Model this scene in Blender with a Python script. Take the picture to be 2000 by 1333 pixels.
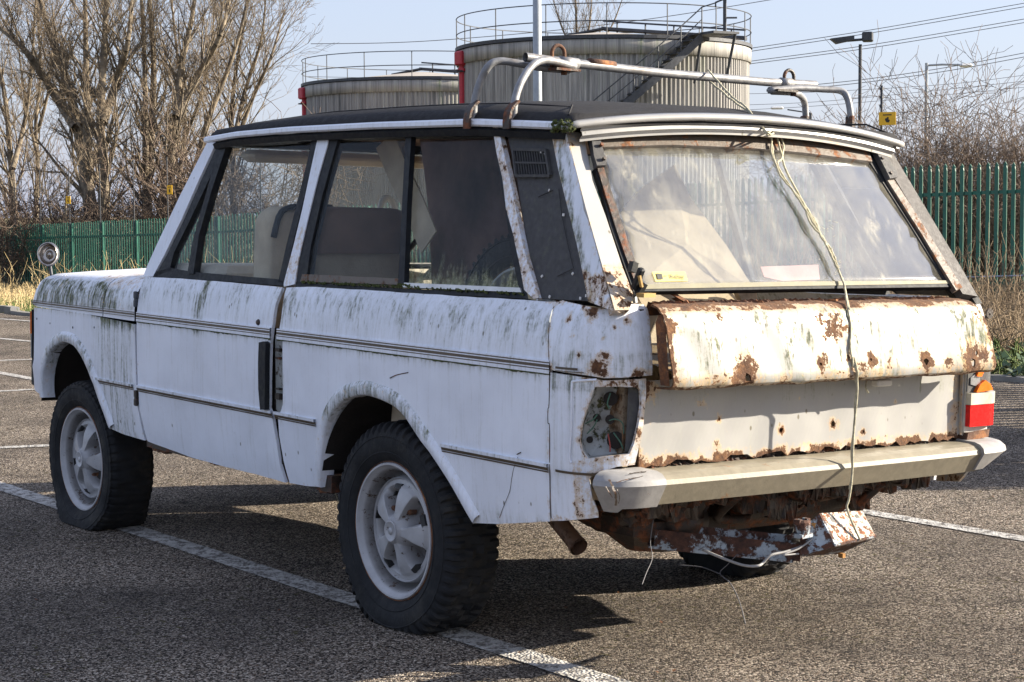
import bpy, bmesh, math, random
import numpy as np
from mathutils import Vector, Matrix
from mathutils.geometry import delaunay_2d_cdt
random.seed(7); RS=np.random.RandomState(7)
for o in list(bpy.data.objects): bpy.data.objects.remove(o)
SC=bpy.context.scene
if SC.world is None: SC.world=bpy.data.worlds.new("World")
# ---------------------------------------------------------------- camera, sky, sun, exposure
CAM=(-4.12800614,-5.10677064,1.41425045); YAW,PITCH,ROLL=-0.640332256,-0.0733516931,-0.00659772208; FPX=3544.91051
BA,BB=0.0233998598,0.00897351469
def cam_axes():
    cy,sy=math.cos(YAW),math.sin(YAW)
    f=np.array([-sy*math.cos(PITCH),cy*math.cos(PITCH),math.sin(PITCH)])
    r=np.array([cy,sy,0.]); u=np.cross(r,f)
    cr,sr=math.cos(ROLL),math.sin(ROLL)
    return r*cr+u*sr, -r*sr+u*cr, f
AX=cam_axes(); CC=np.array(CAM)
def BT(p):
    x,y,z=p
    x,z=x+BA*z, z-BA*x
    return (x, y-BB*z, z+BB*y)
def proj(p):
    d=np.array(p)-CC; z=d@AX[2]
    return np.array([1000+FPX*(d@AX[0])/z, 666.5-FPX*(d@AX[1])/z])
def ray(px,py):
    return AX[2]+AX[0]*(px-1000)/FPX-AX[1]*(py-666.5)/FPX
def ground(px,py,z=0.):
    d=ray(px,py); t=(z-CC[2])/d[2]; return CC+d*t
def depth(px,py,D):
    return CC+ray(px,py)*D
def inv(P,px,py,g=(0.,1.),body=True):
    """parameters (s,t) at which surface P(s,t) is seen at the photo position"""
    s=np.array(g,float); q=np.array([px,py],float)
    F=(lambda a: proj(BT(P(a[0],a[1])))-q) if body else (lambda a: proj(P(a[0],a[1]))-q)
    for i in range(30):
        f=F(s); e=1e-4
        J=np.stack([(F(s+np.array([e,0]))-f)/e,(F(s+np.array([0,e]))-f)/e],1)
        try: d=np.linalg.solve(J,-f)
        except Exception: break
        n=np.linalg.norm(d)
        if n>.5: d*=.5/n
        s=s+d
        if n<1e-6: break
    return float(s[0]),float(s[1])

R_,U_,F_=AX
cd=bpy.data.cameras.new('camera'); cam=bpy.data.objects.new('camera',cd); SC.collection.objects.link(cam)
cam.matrix_world=Matrix(((R_[0],U_[0],-F_[0],CAM[0]),(R_[1],U_[1],-F_[1],CAM[1]),(R_[2],U_[2],-F_[2],CAM[2]),(0,0,0,1)))
cd.sensor_width=36; cd.lens=36*FPX/2000; cd.clip_end=3000; cd.clip_start=.05
SC.camera=cam
SUN_AZ=math.radians(118); SUN_EL=math.radians(21.3)
w=SC.world; w.use_nodes=True; nt=w.node_tree
for n in list(nt.nodes): nt.nodes.remove(n)
sky=nt.nodes.new('ShaderNodeTexSky'); sky.sky_type='NISHITA'; sky.sun_disc=False
sky.sun_elevation=SUN_EL; sky.sun_rotation=SUN_AZ; sky.air_density=1.0; sky.dust_density=1.6; sky.ozone_density=2.0
bg=nt.nodes.new('ShaderNodeBackground'); bg.inputs[1].default_value=.091
wo=nt.nodes.new('ShaderNodeOutputWorld'); 
hz=nt.nodes.new('ShaderNodeMix'); hz.data_type='RGBA'; hz.inputs[0].default_value=.68   # thin high haze evens out the winter sky
nt.links.new(sky.outputs[0],hz.inputs[6]); hz.inputs[7].default_value=(2.4,2.58,3.42,1); nt.links.new(hz.outputs[2],bg.inputs[0]); nt.links.new(bg.outputs[0],wo.inputs[0])
sl=bpy.data.lights.new('sun','SUN'); sl.energy=5.0; sl.angle=math.radians(.5); sl.color=(1,.89,.73)
so=bpy.data.objects.new('sun',sl); SC.collection.objects.link(so)
sd=Vector((math.sin(SUN_AZ)*math.cos(SUN_EL),math.cos(SUN_AZ)*math.cos(SUN_EL),math.sin(SUN_EL)))
so.rotation_euler=sd.to_track_quat('Z','Y').to_euler(); so.location=(0,0,20)
SC.view_settings.view_transform='Standard'; SC.view_settings.look='None'; SC.view_settings.exposure=1.55; SC.view_settings.gamma=1
# ---------------------------------------------------------------- materials
class NT:
    def __init__(s,name):
        s.m=bpy.data.materials.new(name); s.m.use_nodes=True; s.t=s.m.node_tree
        for n in list(s.t.nodes): s.t.nodes.remove(n)
        s.out=s.t.nodes.new('ShaderNodeOutputMaterial')
        s.co=s.t.nodes.new('ShaderNodeTexCoord').outputs['Object']
    def put(s,sock,v):
        if isinstance(v,bpy.types.NodeSocket): s.t.links.new(v,sock)
        elif isinstance(v,(tuple,list)) and len(v)==3 and sock.type=='RGBA': sock.default_value=(*v,1)
        else: sock.default_value=v
    def n(s,typ,_o=0,_p=None,**k):
        nd=s.t.nodes.new('ShaderNode'+typ)
        for a,b in (_p or {}).items(): setattr(nd,a,b)
        for a,b in k.items():
            key=int(a[1:]) if a[0]=='i' and a[1:].isdigit() else a.replace('_',' ')
            s.put(nd.inputs[key],b)
        return nd.outputs[_o]
    def map(s,scale,loc=(0,0,0),rot=(0,0,0)): return s.n('Mapping',Vector=s.co,Scale=scale,Location=loc,Rotation=rot)
    def noise(s,sc,det=4,v=None,rough=.6,col=0,dist=0.): return s.n('TexNoise',col,Vector=v or s.co,Scale=sc,Detail=det,Roughness=rough,Distortion=dist)
    def vor(s,sc,v=None,o='Distance',rand=1.):
        nd=s.t.nodes.new('ShaderNodeTexVoronoi'); s.put(nd.inputs['Vector'],v or s.co); nd.inputs['Scale'].default_value=sc; nd.inputs['Randomness'].default_value=rand
        return nd.outputs[o]
    def ramp(s,f,stops,interp='LINEAR'):
        nd=s.t.nodes.new('ShaderNodeValToRGB'); s.put(nd.inputs[0],f); cr=nd.color_ramp; cr.interpolation=interp
        while len(cr.elements)<len(stops): cr.elements.new(.5)
        for e,(p,c) in zip(cr.elements,stops):
            e.position=p; e.color=(*(c if isinstance(c,tuple) else (c,c,c)),1)
        return nd.outputs[0]
    def mr(s,f,a,b,c=0.,d=1.,sm=True):
        return s.n('MapRange',0,{'interpolation_type':'SMOOTHSTEP' if sm else 'LINEAR'},i0=f,i1=a,i2=b,i3=c,i4=d)
    def mix(s,f,a,b,mode='MIX'):
        nd=s.t.nodes.new('ShaderNodeMix'); nd.data_type='RGBA'; nd.blend_type=mode
        s.put(nd.inputs[0],f); s.put(nd.inputs[6],a); s.put(nd.inputs[7],b); return nd.outputs[2]
    def ma(s,op,a,b=0.,c=None):
        k=dict(i0=a,i1=b)
        if c is not None: k['i2']=c
        return s.n('Math',0,{'operation':op},**k)
    def attr(s,name): return s.n('Attribute',2,{'attribute_name':name})
    def bump(s,h,st=.3,d=.01,nrm=None):
        k=dict(Height=h,Strength=st,Distance=d)
        if nrm is not None: k['Normal']=nrm
        return s.n('Bump',0,**k)
    def pbr(s,col,rough=.5,metal=0.,bump=None,spec=.5,alpha=1.):
        nd=s.t.nodes.new('ShaderNodeBsdfPrincipled')
        s.put(nd.inputs['Base Color'],col); s.put(nd.inputs['Roughness'],rough); s.put(nd.inputs['Metallic'],metal)
        s.put(nd.inputs['Specular IOR Level'],spec); s.put(nd.inputs['Alpha'],alpha)
        if bump is not None: s.put(nd.inputs['Normal'],bump)
        return nd.outputs[0]
    def done(s,sh): s.t.links.new(sh,s.out.inputs[0]); return s.m
def simple(name,col,rough=.6,metal=0.,var=.25,sc=12,bmp=.15,bs=60,dirt_shade=None,spec=.5):
    g=NT(name); n=g.noise(sc,5); lo=tuple(c*(1-var) for c in col); hi=tuple(min(1,c*(1+var)) for c in col)
    c=g.ramp(n,[(.3,lo),(.7,hi)])
    if dirt_shade: c=g.mix(g.mr(g.noise(sc*.7,6),.5,.72,0,dirt_shade[1]),c,dirt_shade[0])
    return g.done(g.pbr(c,g.mr(g.noise(sc*2,3),.3,.7,rough*.85,min(1,rough*1.15)),metal,g.bump(g.noise(bs,4),bmp,.004),spec))
RUSTD=(.075,.028,.012); RUSTO=(.36,.15,.045)
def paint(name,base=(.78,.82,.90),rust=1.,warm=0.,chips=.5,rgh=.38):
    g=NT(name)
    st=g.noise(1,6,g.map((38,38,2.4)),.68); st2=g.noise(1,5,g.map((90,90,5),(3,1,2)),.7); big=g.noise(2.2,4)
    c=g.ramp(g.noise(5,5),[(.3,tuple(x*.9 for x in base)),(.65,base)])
    fine=g.noise(70,5,rough=.75)
    # moss / grime streaks
    mo=g.attr('moss'); f=g.ma('ADD',g.ma('MULTIPLY',st,.6),g.ma('MULTIPLY',st2,.4))
    f=g.ma('ADD',f,g.ma('MULTIPLY',g.ma('SUBTRACT',fine,.5),.25))
    f=g.ma('ADD',f,g.ma('MULTIPLY',mo,.31))
    mm=g.mr(f,.64,.86)
    mosscol=g.ramp(g.noise(40,4),[(.35,(.05,.058,.035)),(.55,(.105,.12,.055)),(.75,(.22,.235,.14))])
    faint=g.mr(f,.5,.72,0,.3)
    c=g.mix(faint,c,(.36,.37,.32)); c=g.mix(mm,c,mosscol)
    # scattered specks
    sp=g.vor(34,g.map((1,1,.6)),'Distance'); sc_=g.vor(34,g.map((1,1,.6)),'Color')
    spm=g.ma('MULTIPLY',g.mr(sp,.10,.2,1,0),g.mr(g.n('SeparateColor',0,i0=sc_),1-.16*chips,1-.15*chips))
    c=g.mix(g.ma('MULTIPLY',spm,.8),c,(.1,.085,.05))
    # rust
    ru=g.attr('rust'); rn=g.noise(16,7,rough=.72); rn2=g.noise(60,5,rough=.7)
    rn3=g.noise(34,6,rough=.75); rf=g.ma('ADD',ru,g.ma('MULTIPLY',g.ma('SUBTRACT',rn,.5),1.0)); rf=g.ma('ADD',rf,g.ma('MULTIPLY',g.ma('SUBTRACT',rn3,.5),1.6)); rf=g.ma('ADD',rf,g.ma('MULTIPLY',g.ma('SUBTRACT',rn2,.5),1.3)); run=g.noise(1,5,g.map((60,60,3.5),(5,2,1)),.7)
    halo=g.mr(g.ma('ADD',rf,g.ma('MULTIPLY',g.ma('SUBTRACT',run,.5),.9)),.22*rust,.68,0,.7); core=g.mr(rf,.62,.76)
    c=g.mix(halo,c,g.ramp(rn2,[(.35,(.42,.24,.10)),(.65,(.60,.46,.27))]))
    c=g.mix(core,c,g.ramp(g.noise(38,6,rough=.75),[(.3,(.035,.017,.010)),(.5,(.10,.045,.02)),(.66,(.19,.09,.035)),(.8,(.32,.15,.05))]))
    r=g.mr(g.ma('MAXIMUM',core,mm),0,1,rgh,.92)
    h=g.ma('ADD',g.ma('MULTIPLY',core,g.mr(rn2,.2,.8,-.8,.5)),g.ma('MULTIPLY',big,.35))
    return g.done(g.pbr(c,r,0,g.bump(h,.5,.004,g.bump(g.noise(2.6,3,rough=.45),.22,.05)),.5))
def rusty(name,mixp=.5,basec=(.05,.035,.03)):
    g=NT(name); a=g.noise(14,7,rough=.75); b=g.noise(70,5,rough=.75)
    c=g.ramp(a,[(.3,basec),(.5,(.12,.055,.03)),(.62,(.27,.11,.04)),(.78,(.4,.2,.08))])
    c=g.mix(g.mr(b,.55,.7,0,.6*mixp),c,(.3,.2,.12))
    return g.done(g.pbr(c,.9,0,g.bump(b,.7,.006)))
def peel(name,base,under=(.14,.09,.06),lo=.5,hi=.56,sc=18,bs=.5):
    g=NT(name); a=g.noise(sc,7,rough=.75)
    c=g.ramp(g.noise(30,5),[(.35,tuple(x*.8 for x in base)),(.65,base)])
    u=g.ramp(g.noise(50,5),[(.35,tuple(x*.5 for x in under)),(.65,(under[0]*2,under[1]*1.6,under[2]*1.2))])
    m=g.mr(a,lo,hi); c=g.mix(m,c,u)
    return g.done(g.pbr(c,g.mr(m,0,1,.5,.9),0,g.bump(g.ma('ADD',m,g.noise(90,3)),bs,.003)))
M={}
M['paint']=paint('white_paint_shaded'); M['paint_sunlit']=paint('white_paint_sunlit',(.335,.335,.33),1.,chips=1.3)  # one white paint: blue-tinted copy for shaded side, darkened copy for sunlit rear
M['vinyl']=simple('black_vinyl_roof',(.022,.022,.024),.8,spec=.2,var=.35,sc=30,bmp=.5,bs=240)
M['black']=simple('black_rubber_trim',(.010,.012,.016),.6,var=.4,sc=30,spec=.3,dirt_shade=((.06,.065,.05),.25))
M['vent']=simple('grey_vent_panel',(.055,.055,.058),.75,var=.25,sc=60,bmp=.4,bs=300,dirt_shade=((.12,.13,.09),.3))
M['dark']=simple('dark_underside',(.02,.016,.014),.95,var=.5,sc=8,bmp=.6,bs=30)
M['rust']=rusty('rusted_steel'); M['rustd']=peel('dark_rusty_frame',(.034,.024,.018),(.12,.05,.026),.47,.64,12)
M['exh']=peel('rusty_exhaust',(.15,.085,.055),(.06,.035,.025),.5,.62,20)
M['rustrail']=peel('rusty_grey_rail',(.125,.10,.078),(.13,.06,.025),.52,.62,16)
M['rubber']=simple('tyre_rubber',(.013,.014,.016),.8,var=.45,sc=14,bmp=.5,bs=90,spec=.3,dirt_shade=((.06,.055,.046),.4))
def rimm():
    g=NT('white_wheel_paint'); a=g.noise(30,7,rough=.75); d=g.attr('dirt_shade')  # attribute darkens the recesses: brake dust plus painted-in shade
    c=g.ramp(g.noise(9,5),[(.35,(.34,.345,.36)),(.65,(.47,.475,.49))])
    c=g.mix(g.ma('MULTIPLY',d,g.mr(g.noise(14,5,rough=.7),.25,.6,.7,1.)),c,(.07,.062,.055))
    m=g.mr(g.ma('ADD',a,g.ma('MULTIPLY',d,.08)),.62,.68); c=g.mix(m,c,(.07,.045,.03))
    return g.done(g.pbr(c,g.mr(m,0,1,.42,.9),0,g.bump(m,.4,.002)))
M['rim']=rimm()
M['nut']=rusty('rusty_nut')
M['bump']=peel('cream_grey_bumper',(.25,.225,.17),(.17,.095,.045),.60,.70,13,.15)
M['cap']=peel('grey_plastic_cap',(.33,.325,.32),(.16,.08,.04),.66,.7,12,.15)
M['cream']=simple('cream_edge',(.20,.185,.12),.6)
M['galv']=simple('galvanised_tube',(.22,.225,.235),.5,.3,var=.3,sc=25,dirt_shade=((.16,.11,.07),.4))
M['stripe']=simple('brown_moulding',(.085,.062,.04),.5)
M['mossy']=simple('moss',(.06,.075,.02),1.,var=.6,sc=90,bmp=1.,bs=160)
M['beige']=simple('beige_cloth',(.52,.43,.32),.95,var=.2,sc=8,bmp=.4,bs=140)
M['brown']=simple('brown_vinyl',(.20,.12,.085),.7,var=.25,sc=10)
M['tan']=simple('stained_tan_sheet',(.56,.45,.31),.95,var=.25,sc=4,bmp=.3,bs=50)
M['mar']=simple('maroon_cloth',(.14,.095,.09),.95,var=.85,sc=4)
M['dash']=simple('dusty_dash',(.50,.44,.36),.9,var=.2,sc=9)
M['white']=simple('white_plastic',(.7,.7,.68),.5,var=.06)
M['chrome']=simple('tarnished_chrome',(.5,.45,.4),.22,1.,var=.3,sc=14)
M['rope']=simple('frayed_rope',(.45,.42,.30),.95,var=.35,sc=60,bmp=.6,bs=500)
M['silver']=simple('silver_sill',(.6,.6,.6),.45,.5,var=.2)
M['orange']=simple('orange_lens',(.8,.16,.01),.25,var=.15)
M['red']=simple('red_lens',(.55,.012,.012),.18,var=.3,sc=60)
M['lamp']=simple('cloudy_reflector',(.5,.52,.55),.2,.7,var=.3)
M['green']=simple('green_fence_paint',(.012,.115,.078),.5,var=.25,sc=6,dirt_shade=((.03,.10,.07),.4))
M['steel']=simple('grey_pole_steel',(.30,.33,.36),.5,.3,var=.12)
M['darksteel']=simple('dark_steel',(.06,.065,.075),.6,.3,var=.3)
M['redpipe']=simple('red_pipe_paint',(.45,.03,.05),.5,var=.2)
M['yellow']=simple('yellow_sign',(.85,.48,.02),.5,var=.08)
M['ink']=simple('black_print',(.02,.02,.02),.6)
M['wire']=simple('dark_wire',(.09,.09,.1),.6)
M['bluew']=simple('blue_wire',(.35,.42,.6),.6)
def bark(name,a,b):
    g=NT(name); n=g.noise(3,6,rough=.7); return g.done(g.pbr(g.ramp(n,[(.35,a),(.65,b)]),.95,0,g.bump(g.noise(25,4),.6,.02)))
M['bark']=bark('pale_bark',(.07,.058,.045),(.28,.23,.165)); M['twig']=bark('tan_twigs',(.10,.075,.05),(.24,.185,.125))
M['bark2']=bark('grey_bark',(.08,.06,.045),(.22,.17,.12)); M['scrub']=bark('dry_stems',(.10,.068,.04),(.33,.25,.16))
M['bushtw']=bark('brown_twigs',(.07,.05,.04),(.21,.155,.115)); M['straw']=bark('straw',(.30,.22,.10),(.6,.48,.27))
M['grass']=bark('verge_grass',(.04,.07,.015),(.13,.17,.05)); M['leaf']=simple('ivy_leaf',(.05,.09,.03),.6,var=.5,sc=5)
def asphalt():
    g=NT('asphalt'); v=g.vor(170,None,'Color'); vd=g.vor(170); r=g.n('SeparateColor',0,i0=v); gg=g.n('SeparateColor',1,i0=v)
    c=g.ramp(r,[(0.,(.016,.015,.015)),(.38,(.066,.056,.048)),(.60,(.24,.198,.158)),(.90,(.58,.50,.41)),(1.,(.85,.76,.64))])
    c=g.mix(g.mr(gg,.93,.97,0,.5),c,(.23,.13,.06))
    pv=g.noise(.9,6,rough=.6); c=g.mix(g.mr(pv,.35,.65),c,g.mix(.5,c,(.045,.04,.038))); c=g.mix(g.mr(g.noise(3.3,6,rough=.7),.54,.68,0,.5),c,(.04,.037,.036)); cr=g.vor(.55,g.n('VectorMath',0,{'operation':'ADD'},i0=g.co,i1=g.n('VectorMath',0,{'operation':'SCALE'},i0=g.noise(1.5,5,col=1),Scale=.6)) if False else None,'Distance'); c=g.mix(g.mr(g.noise(.35,3),.52,.6,0,.3),c,(.06,.054,.05))
    mo=g.ma('MULTIPLY',g.mr(g.noise(26,5,rough=.7),.57,.64),g.mr(g.noise(1.1,3),.40,.58))
    c=g.mix(g.ma('MULTIPLY',mo,.8),c,(.07,.066,.02))
    c=g.mix(g.ma('MULTIPLY',g.mr(g.noise(190,3,rough=.8),.62,.72),.6),c,(.28,.25,.22))
    h=g.ma('ADD',g.mr(vd,0,.75,1,0),g.ma('MULTIPLY',g.noise(160,3),.5))
    return g.done(g.pbr(c,.95,0,g.bump(h,1.,.008),.06))
M['asphalt']=asphalt()
def lines():
    g=NT('road_paint'); a=g.noise(22,7,g.map((1,1,1)),.8); vd=g.vor(85); m=g.mr(g.ma('ADD',g.ma('MULTIPLY',a,1.),g.ma('MULTIPLY',vd,.13)),.52,.66)
    c=g.mix(m,g.ramp(g.noise(9,5),[(.3,(.36,.35,.33)),(.7,(.56,.55,.52))]),(.12,.11,.10))
    return g.done(g.pbr(c,.85,0,g.bump(g.mr(vd,0,.75,1,0),.8,.006),.15))
M['lines']=lines()
def soil():
    g=NT('verge_soil'); a=g.noise(1.5,6); b=g.noise(14,6,rough=.75)
    c=g.mix(g.mr(a,.4,.6),g.ramp(b,[(.3,(.10,.07,.04)),(.7,(.3,.22,.12))]),g.ramp(b,[(.3,(.03,.045,.012)),(.7,(.11,.13,.04))]))
    return g.done(g.pbr(c,1.,0,g.bump(b,1.,.05)))
M['soil']=soil()
def tankm():
    g=NT('weathered_cladding'); st=g.noise(1,5,g.map((5,5,.22)),.7); f=g.noise(1,4,g.map((22,22,.5)),.7); mo=g.noise(.25,4)
    c=g.ramp(st,[(.3,(.15,.15,.145)),(.48,(.33,.32,.305)),(.7,(.54,.525,.49))]); c=g.mix(g.mr(f,.45,.66,0,.6),c,(.15,.145,.14))
    c=g.mix(g.ma('MULTIPLY',g.mr(st,.5,.75),g.mr(mo,.5,.62)),c,(.12,.15,.09))
    return g.done(g.pbr(c,.8,0,g.bump(f,.2,.03)))
M['tank']=tankm(); M['tankroof']=simple('tank_roof',(.36,.33,.29),.8,var=.15,sc=.8)
def glass(name,dirt_shade,dcol,moss,rfl=.1,streak=(30,30,2.5),slant=(0,0,0),tint=(.9,.92,.92),hard=0):
    g=NT(name); lw=g.n('LayerWeight',1,Blend=.5); lw=g.ma('ADD',g.ma('MULTIPLY',g.ma('POWER',lw,5),.96),.04)
    base=g.n('MixShader',0,i0=g.ma('MULTIPLY',lw,rfl),i1=g.n('BsdfTransparent',0,Color=tint),i2=g.n('BsdfGlossy',0,Color=(.9,.93,1),Roughness=.04))
    st=g.noise(1,5,g.map(streak,(0,0,0),slant),.65); bn=g.noise(3.5,5,rough=.6); fine=g.noise(60,4,rough=.8)
    df=g.ma('ADD',g.ma('MULTIPLY',st,.55),g.ma('MULTIPLY',bn,.45)); df=g.ma('ADD',df,g.ma('MULTIPLY',g.ma('SUBTRACT',fine,.5),.2))
    k=g.mr(df,.36,.72,dirt_shade*.45,min(1,dirt_shade*1.7))
    if hard:
        s2=g.noise(1,6,g.map((42,42,3.),(1,4,2),slant),.75); s3=g.noise(1,4,g.map((9,9,1.6),(7,1,3),slant),.6)
        k=g.ma('ADD',k,g.mr(g.ma('ADD',g.ma('MULTIPLY',s2,.5),g.ma('MULTIPLY',s3,.5)),.54,.68,0,.30))
    col=g.ramp(bn,[(.35,tuple(c*.8 for c in dcol)),(.65,dcol)])
    dd=g.n('AddShader',0,i0=g.n('BsdfDiffuse',0,Color=col),i1=g.n('BsdfTranslucent',0,Color=tuple(c*.25 for c in dcol)))
    sh=g.n('MixShader',0,i0=k,i1=base,i2=dd)
    mk=g.mr(g.ma('ADD',g.ma('MULTIPLY',g.attr('moss'),.5),g.ma('ADD',g.ma('MULTIPLY',st,.6),g.ma('MULTIPLY',fine,.25))),.78-.1*moss,.98,0,.85)
    sh=g.n('MixShader',0,i0=mk,i1=sh,i2=g.n('BsdfDiffuse',0,Color=g.ramp(fine,[(.4,(.22,.24,.13)),(.6,(.46,.46,.32))])))
    return g.done(sh)
M['glass']=glass('dusty_side_glass',.010,(.5,.5,.47),.3,.22)
M['rglass']=glass('dirty_rear_glass',.11,(.60,.57,.47),.30,3.6,(15,15,2.2),(0,.5,0),hard=1)
M['cglass']=glass('windscreen_glass',.03,(.5,.5,.47),0.,1.)
# ---------------------------------------------------------------- mesh helpers
COL=SC.collection
def mesh(name,V,F,mat,parent=None,smooth=False,attrs=None,kind=None):
    me=bpy.data.meshes.new(name); me.from_pydata([tuple(map(float,v)) for v in V],[],[tuple(f) for f in F]); me.materials.append(M[mat] if isinstance(mat,str) else mat)
    if smooth: me.shade_smooth()
    for k,a in (attrs or {}).items():
        at=me.attributes.new(k,'FLOAT','POINT'); at.data.foreach_set('value',np.asarray(a,dtype=np.float32))
    o=bpy.data.objects.new(name,me); COL.objects.link(o)
    if parent: o.parent=parent; o.matrix_parent_inverse=Matrix()
    if kind: o['kind']=kind
    return o
def things(name,label,cat,loc=(0,0,0),group=None):
    o=bpy.data.objects.new(name,None); COL.objects.link(o); o.location=loc; o.empty_display_size=.2
    o['label']=label; o['category']=cat
    if group: o['group']=group
    return o
def tag(o,label,cat,group=None):
    o['label']=label; o['category']=cat
    if group: o['group']=group
    return o
class MB:
    """collects shapes that become one mesh; vertices in world space (or body space when body=True)"""
    def __init__(s,org=(0,0,0)): s.V=[]; s.F=[]; s.o=np.array(org,float)
    def add(s,V,F):
        k=len(s.V); s.V+= [tuple(np.asarray(v,float)) for v in V]; s.F+=[tuple(i+k for i in f) for f in F]; return s
    def box(s,c,d,rz=0.,rx=0.,ry=0.,bev=0.):
        m=Matrix.Rotation(rz,3,'Z')@Matrix.Rotation(ry,3,'Y')@Matrix.Rotation(rx,3,'X'); h=[x/2 for x in d]
        b=min(bev,min(h)*.9)
        V=[];F=[]
        if b<=0:
            for z in (-1,1):
                for x,y in ((-1,-1),(1,-1),(1,1),(-1,1)): V.append((x*h[0],y*h[1],z*h[2]))
            F=[(3,2,1,0),(4,5,6,7)]+[(i,(i+1)%4,(i+1)%4+4,i+4) for i in range(4)]
        else:
            def ring(ix,z):
                x,y=h[0]-ix,h[1]-ix; c=b*.999
                return [(-x+c,-y,z),(x-c,-y,z),(x,-y+c,z),(x,y-c,z),(x-c,y,z),(-x+c,y,z),(-x,y-c,z),(-x,-y+c,z)]
            V=ring(b,-h[2])+ring(0,-h[2]+b)+ring(0,h[2]-b)+ring(b,h[2])
            for r in range(3):
                F+=[(r*8+i,r*8+(i+1)%8,r*8+8+(i+1)%8,r*8+8+i) for i in range(8)]
            F+=[tuple(range(7,-1,-1)),tuple(range(24,32))]
        return s.add([np.array(m@Vector(v))+np.array(c) for v in V],F)
    def tube(s,P,r,n=8,cap=True,hollow=0):
        P=[np.asarray(p,float) for p in P]; rs=r if hasattr(r,'__len__') else [r]*len(P)
        T=[]
        for i in range(len(P)):
            t=P[min(i+1,len(P)-1)]-P[max(i-1,0)]; T.append(t/(np.linalg.norm(t)+1e-12))
        a=np.array((0,0,1.)) if abs(T[0][2])<.9 else np.array((1.,0,0)); u=np.cross(T[0],a); u/=np.linalg.norm(u)
        V=[];F=[]
        for i,p in enumerate(P):
            u=u-T[i]*(u@T[i]); u/=np.linalg.norm(u)+1e-12; v=np.cross(T[i],u)
            for k in range(n):
                an=2*math.pi*k/n; V.append(p+rs[i]*(u*math.cos(an)+v*math.sin(an)))
        for i in range(len(P)-1):
            for k in range(n): F.append((i*n+k,i*n+(k+1)%n,(i+1)*n+(k+1)%n,(i+1)*n+k))
        if cap: F+=[tuple(range(n-1,-1,-1)),tuple(range((len(P)-1)*n,len(P)*n))]
        return s.add(V,F)
    def ribbon(s,P,w,t,up=(0,0,1)):
        P=[np.asarray(p,float) for p in P]; V=[];F=[]
        for i,p in enumerate(P):
            T=P[min(i+1,len(P)-1)]-P[max(i-1,0)]; T/=np.linalg.norm(T)+1e-12; u=np.asarray(up,float); u=u-T*(u@T); u/=np.linalg.norm(u)+1e-12; v=np.cross(T,u)
            for a,b in ((-1,-1),(1,-1),(1,1),(-1,1)): V.append(p+v*a*w/2+u*b*t/2)
        for i in range(len(P)-1):
            for k in range(4): F.append((i*4+k,i*4+(k+1)%4,(i+1)*4+(k+1)%4,(i+1)*4+k))
        n=len(P); F+=[(3,2,1,0),(n*4-4,n*4-3,n*4-2,n*4-1)]
        return s.add(V,F)
    def grid(s,rows,closed=False,capends=False):
        n=len(rows[0]); V=[p for r in rows for p in r]; F=[]
        for i in range(len(rows)-1):
            for k in range(n if closed else n-1): F.append((i*n+k,i*n+(k+1)%n,(i+1)*n+(k+1)%n,(i+1)*n+k))
        if capends: F+=[tuple(range(n-1,-1,-1)),tuple(range((len(rows)-1)*n,len(rows)*n))]
        return s.add(V,F)
    def lathe(s,prof,n=32,axis='Z',c=(0,0,0),cap=False):
        """prof: list of (radius, height)"""
        rows=[]
        for r,h in prof:
            row=[]
            for k in range(n):
                a=2*math.pi*k/n; x,y=r*math.cos(a),r*math.sin(a)
                row.append((np.array((x,y,h)) if axis=='Z' else np.array((h,x,y)) if axis=='X' else np.array((x,h,y)))+np.array(c))
            rows.append(row)
        return s.grid(rows,True,cap)
    def out(s,name,mat,parent=None,smooth=False,body=False,mirror=False,attrs=None,kind=None):
        V=s.V
        if mirror: V=[(-v[0],v[1],v[2]) for v in V]
        F=[f[::-1] for f in s.F] if mirror else s.F
        if body: V=[BT(v) for v in V]
        o=np.array(parent.location) if parent is not None and parent.type=='EMPTY' else np.zeros(3)
        q=parent
        while q is not None and q.parent is not None: q=q.parent
        if q is not None: o=np.array(q.location)
        V=[np.asarray(v)-o for v in V]
        return mesh(name,V,F,mat,parent,smooth,attrs,kind)
def smoothpath(P,k=6,closed=False):
    P=[np.asarray(p,float) for p in P]; out=[]
    n=len(P)
    for i in range(n if closed else n-1):
        if closed: a,b,c,d=P[i-1],P[i],P[(i+1)%n],P[(i+2)%n]
        else: a,b,c,d=P[max(i-1,0)],P[i],P[i+1],P[min(i+2,n-1)]
        for j in range(k):
            t=j/k; out.append(.5*((2*b)+(-a+c)*t+(2*a-5*b+4*c-d)*t*t+(-a+3*b-3*c+d)*t**3))
    if not closed: out.append(P[-1])
    return out
def inpoly(x,y,poly):
    c=False; n=len(poly)
    for i in range(n):
        x1,y1=poly[i]; x2,y2=poly[i-1]
        if (y1>y)!=(y2>y) and x<(x2-x1)*(y-y1)/(y2-y1+1e-15)+x1: c=not c
    return c
def densify(poly,h):
    out=[]
    for i in range(len(poly)):
        a=np.array(poly[i]); b=np.array(poly[(i+1)%len(poly)]); k=max(1,int(math.ceil(np.linalg.norm(b-a)/h)))
        for j in range(k): out.append(tuple(a+(b-a)*j/k))
    return out
def to_st(P,px,g=(0,1),body=True):
    out=[]
    for p in px:
        g=inv(P,*p,g=g,body=body); out.append(g)
    return out
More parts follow.
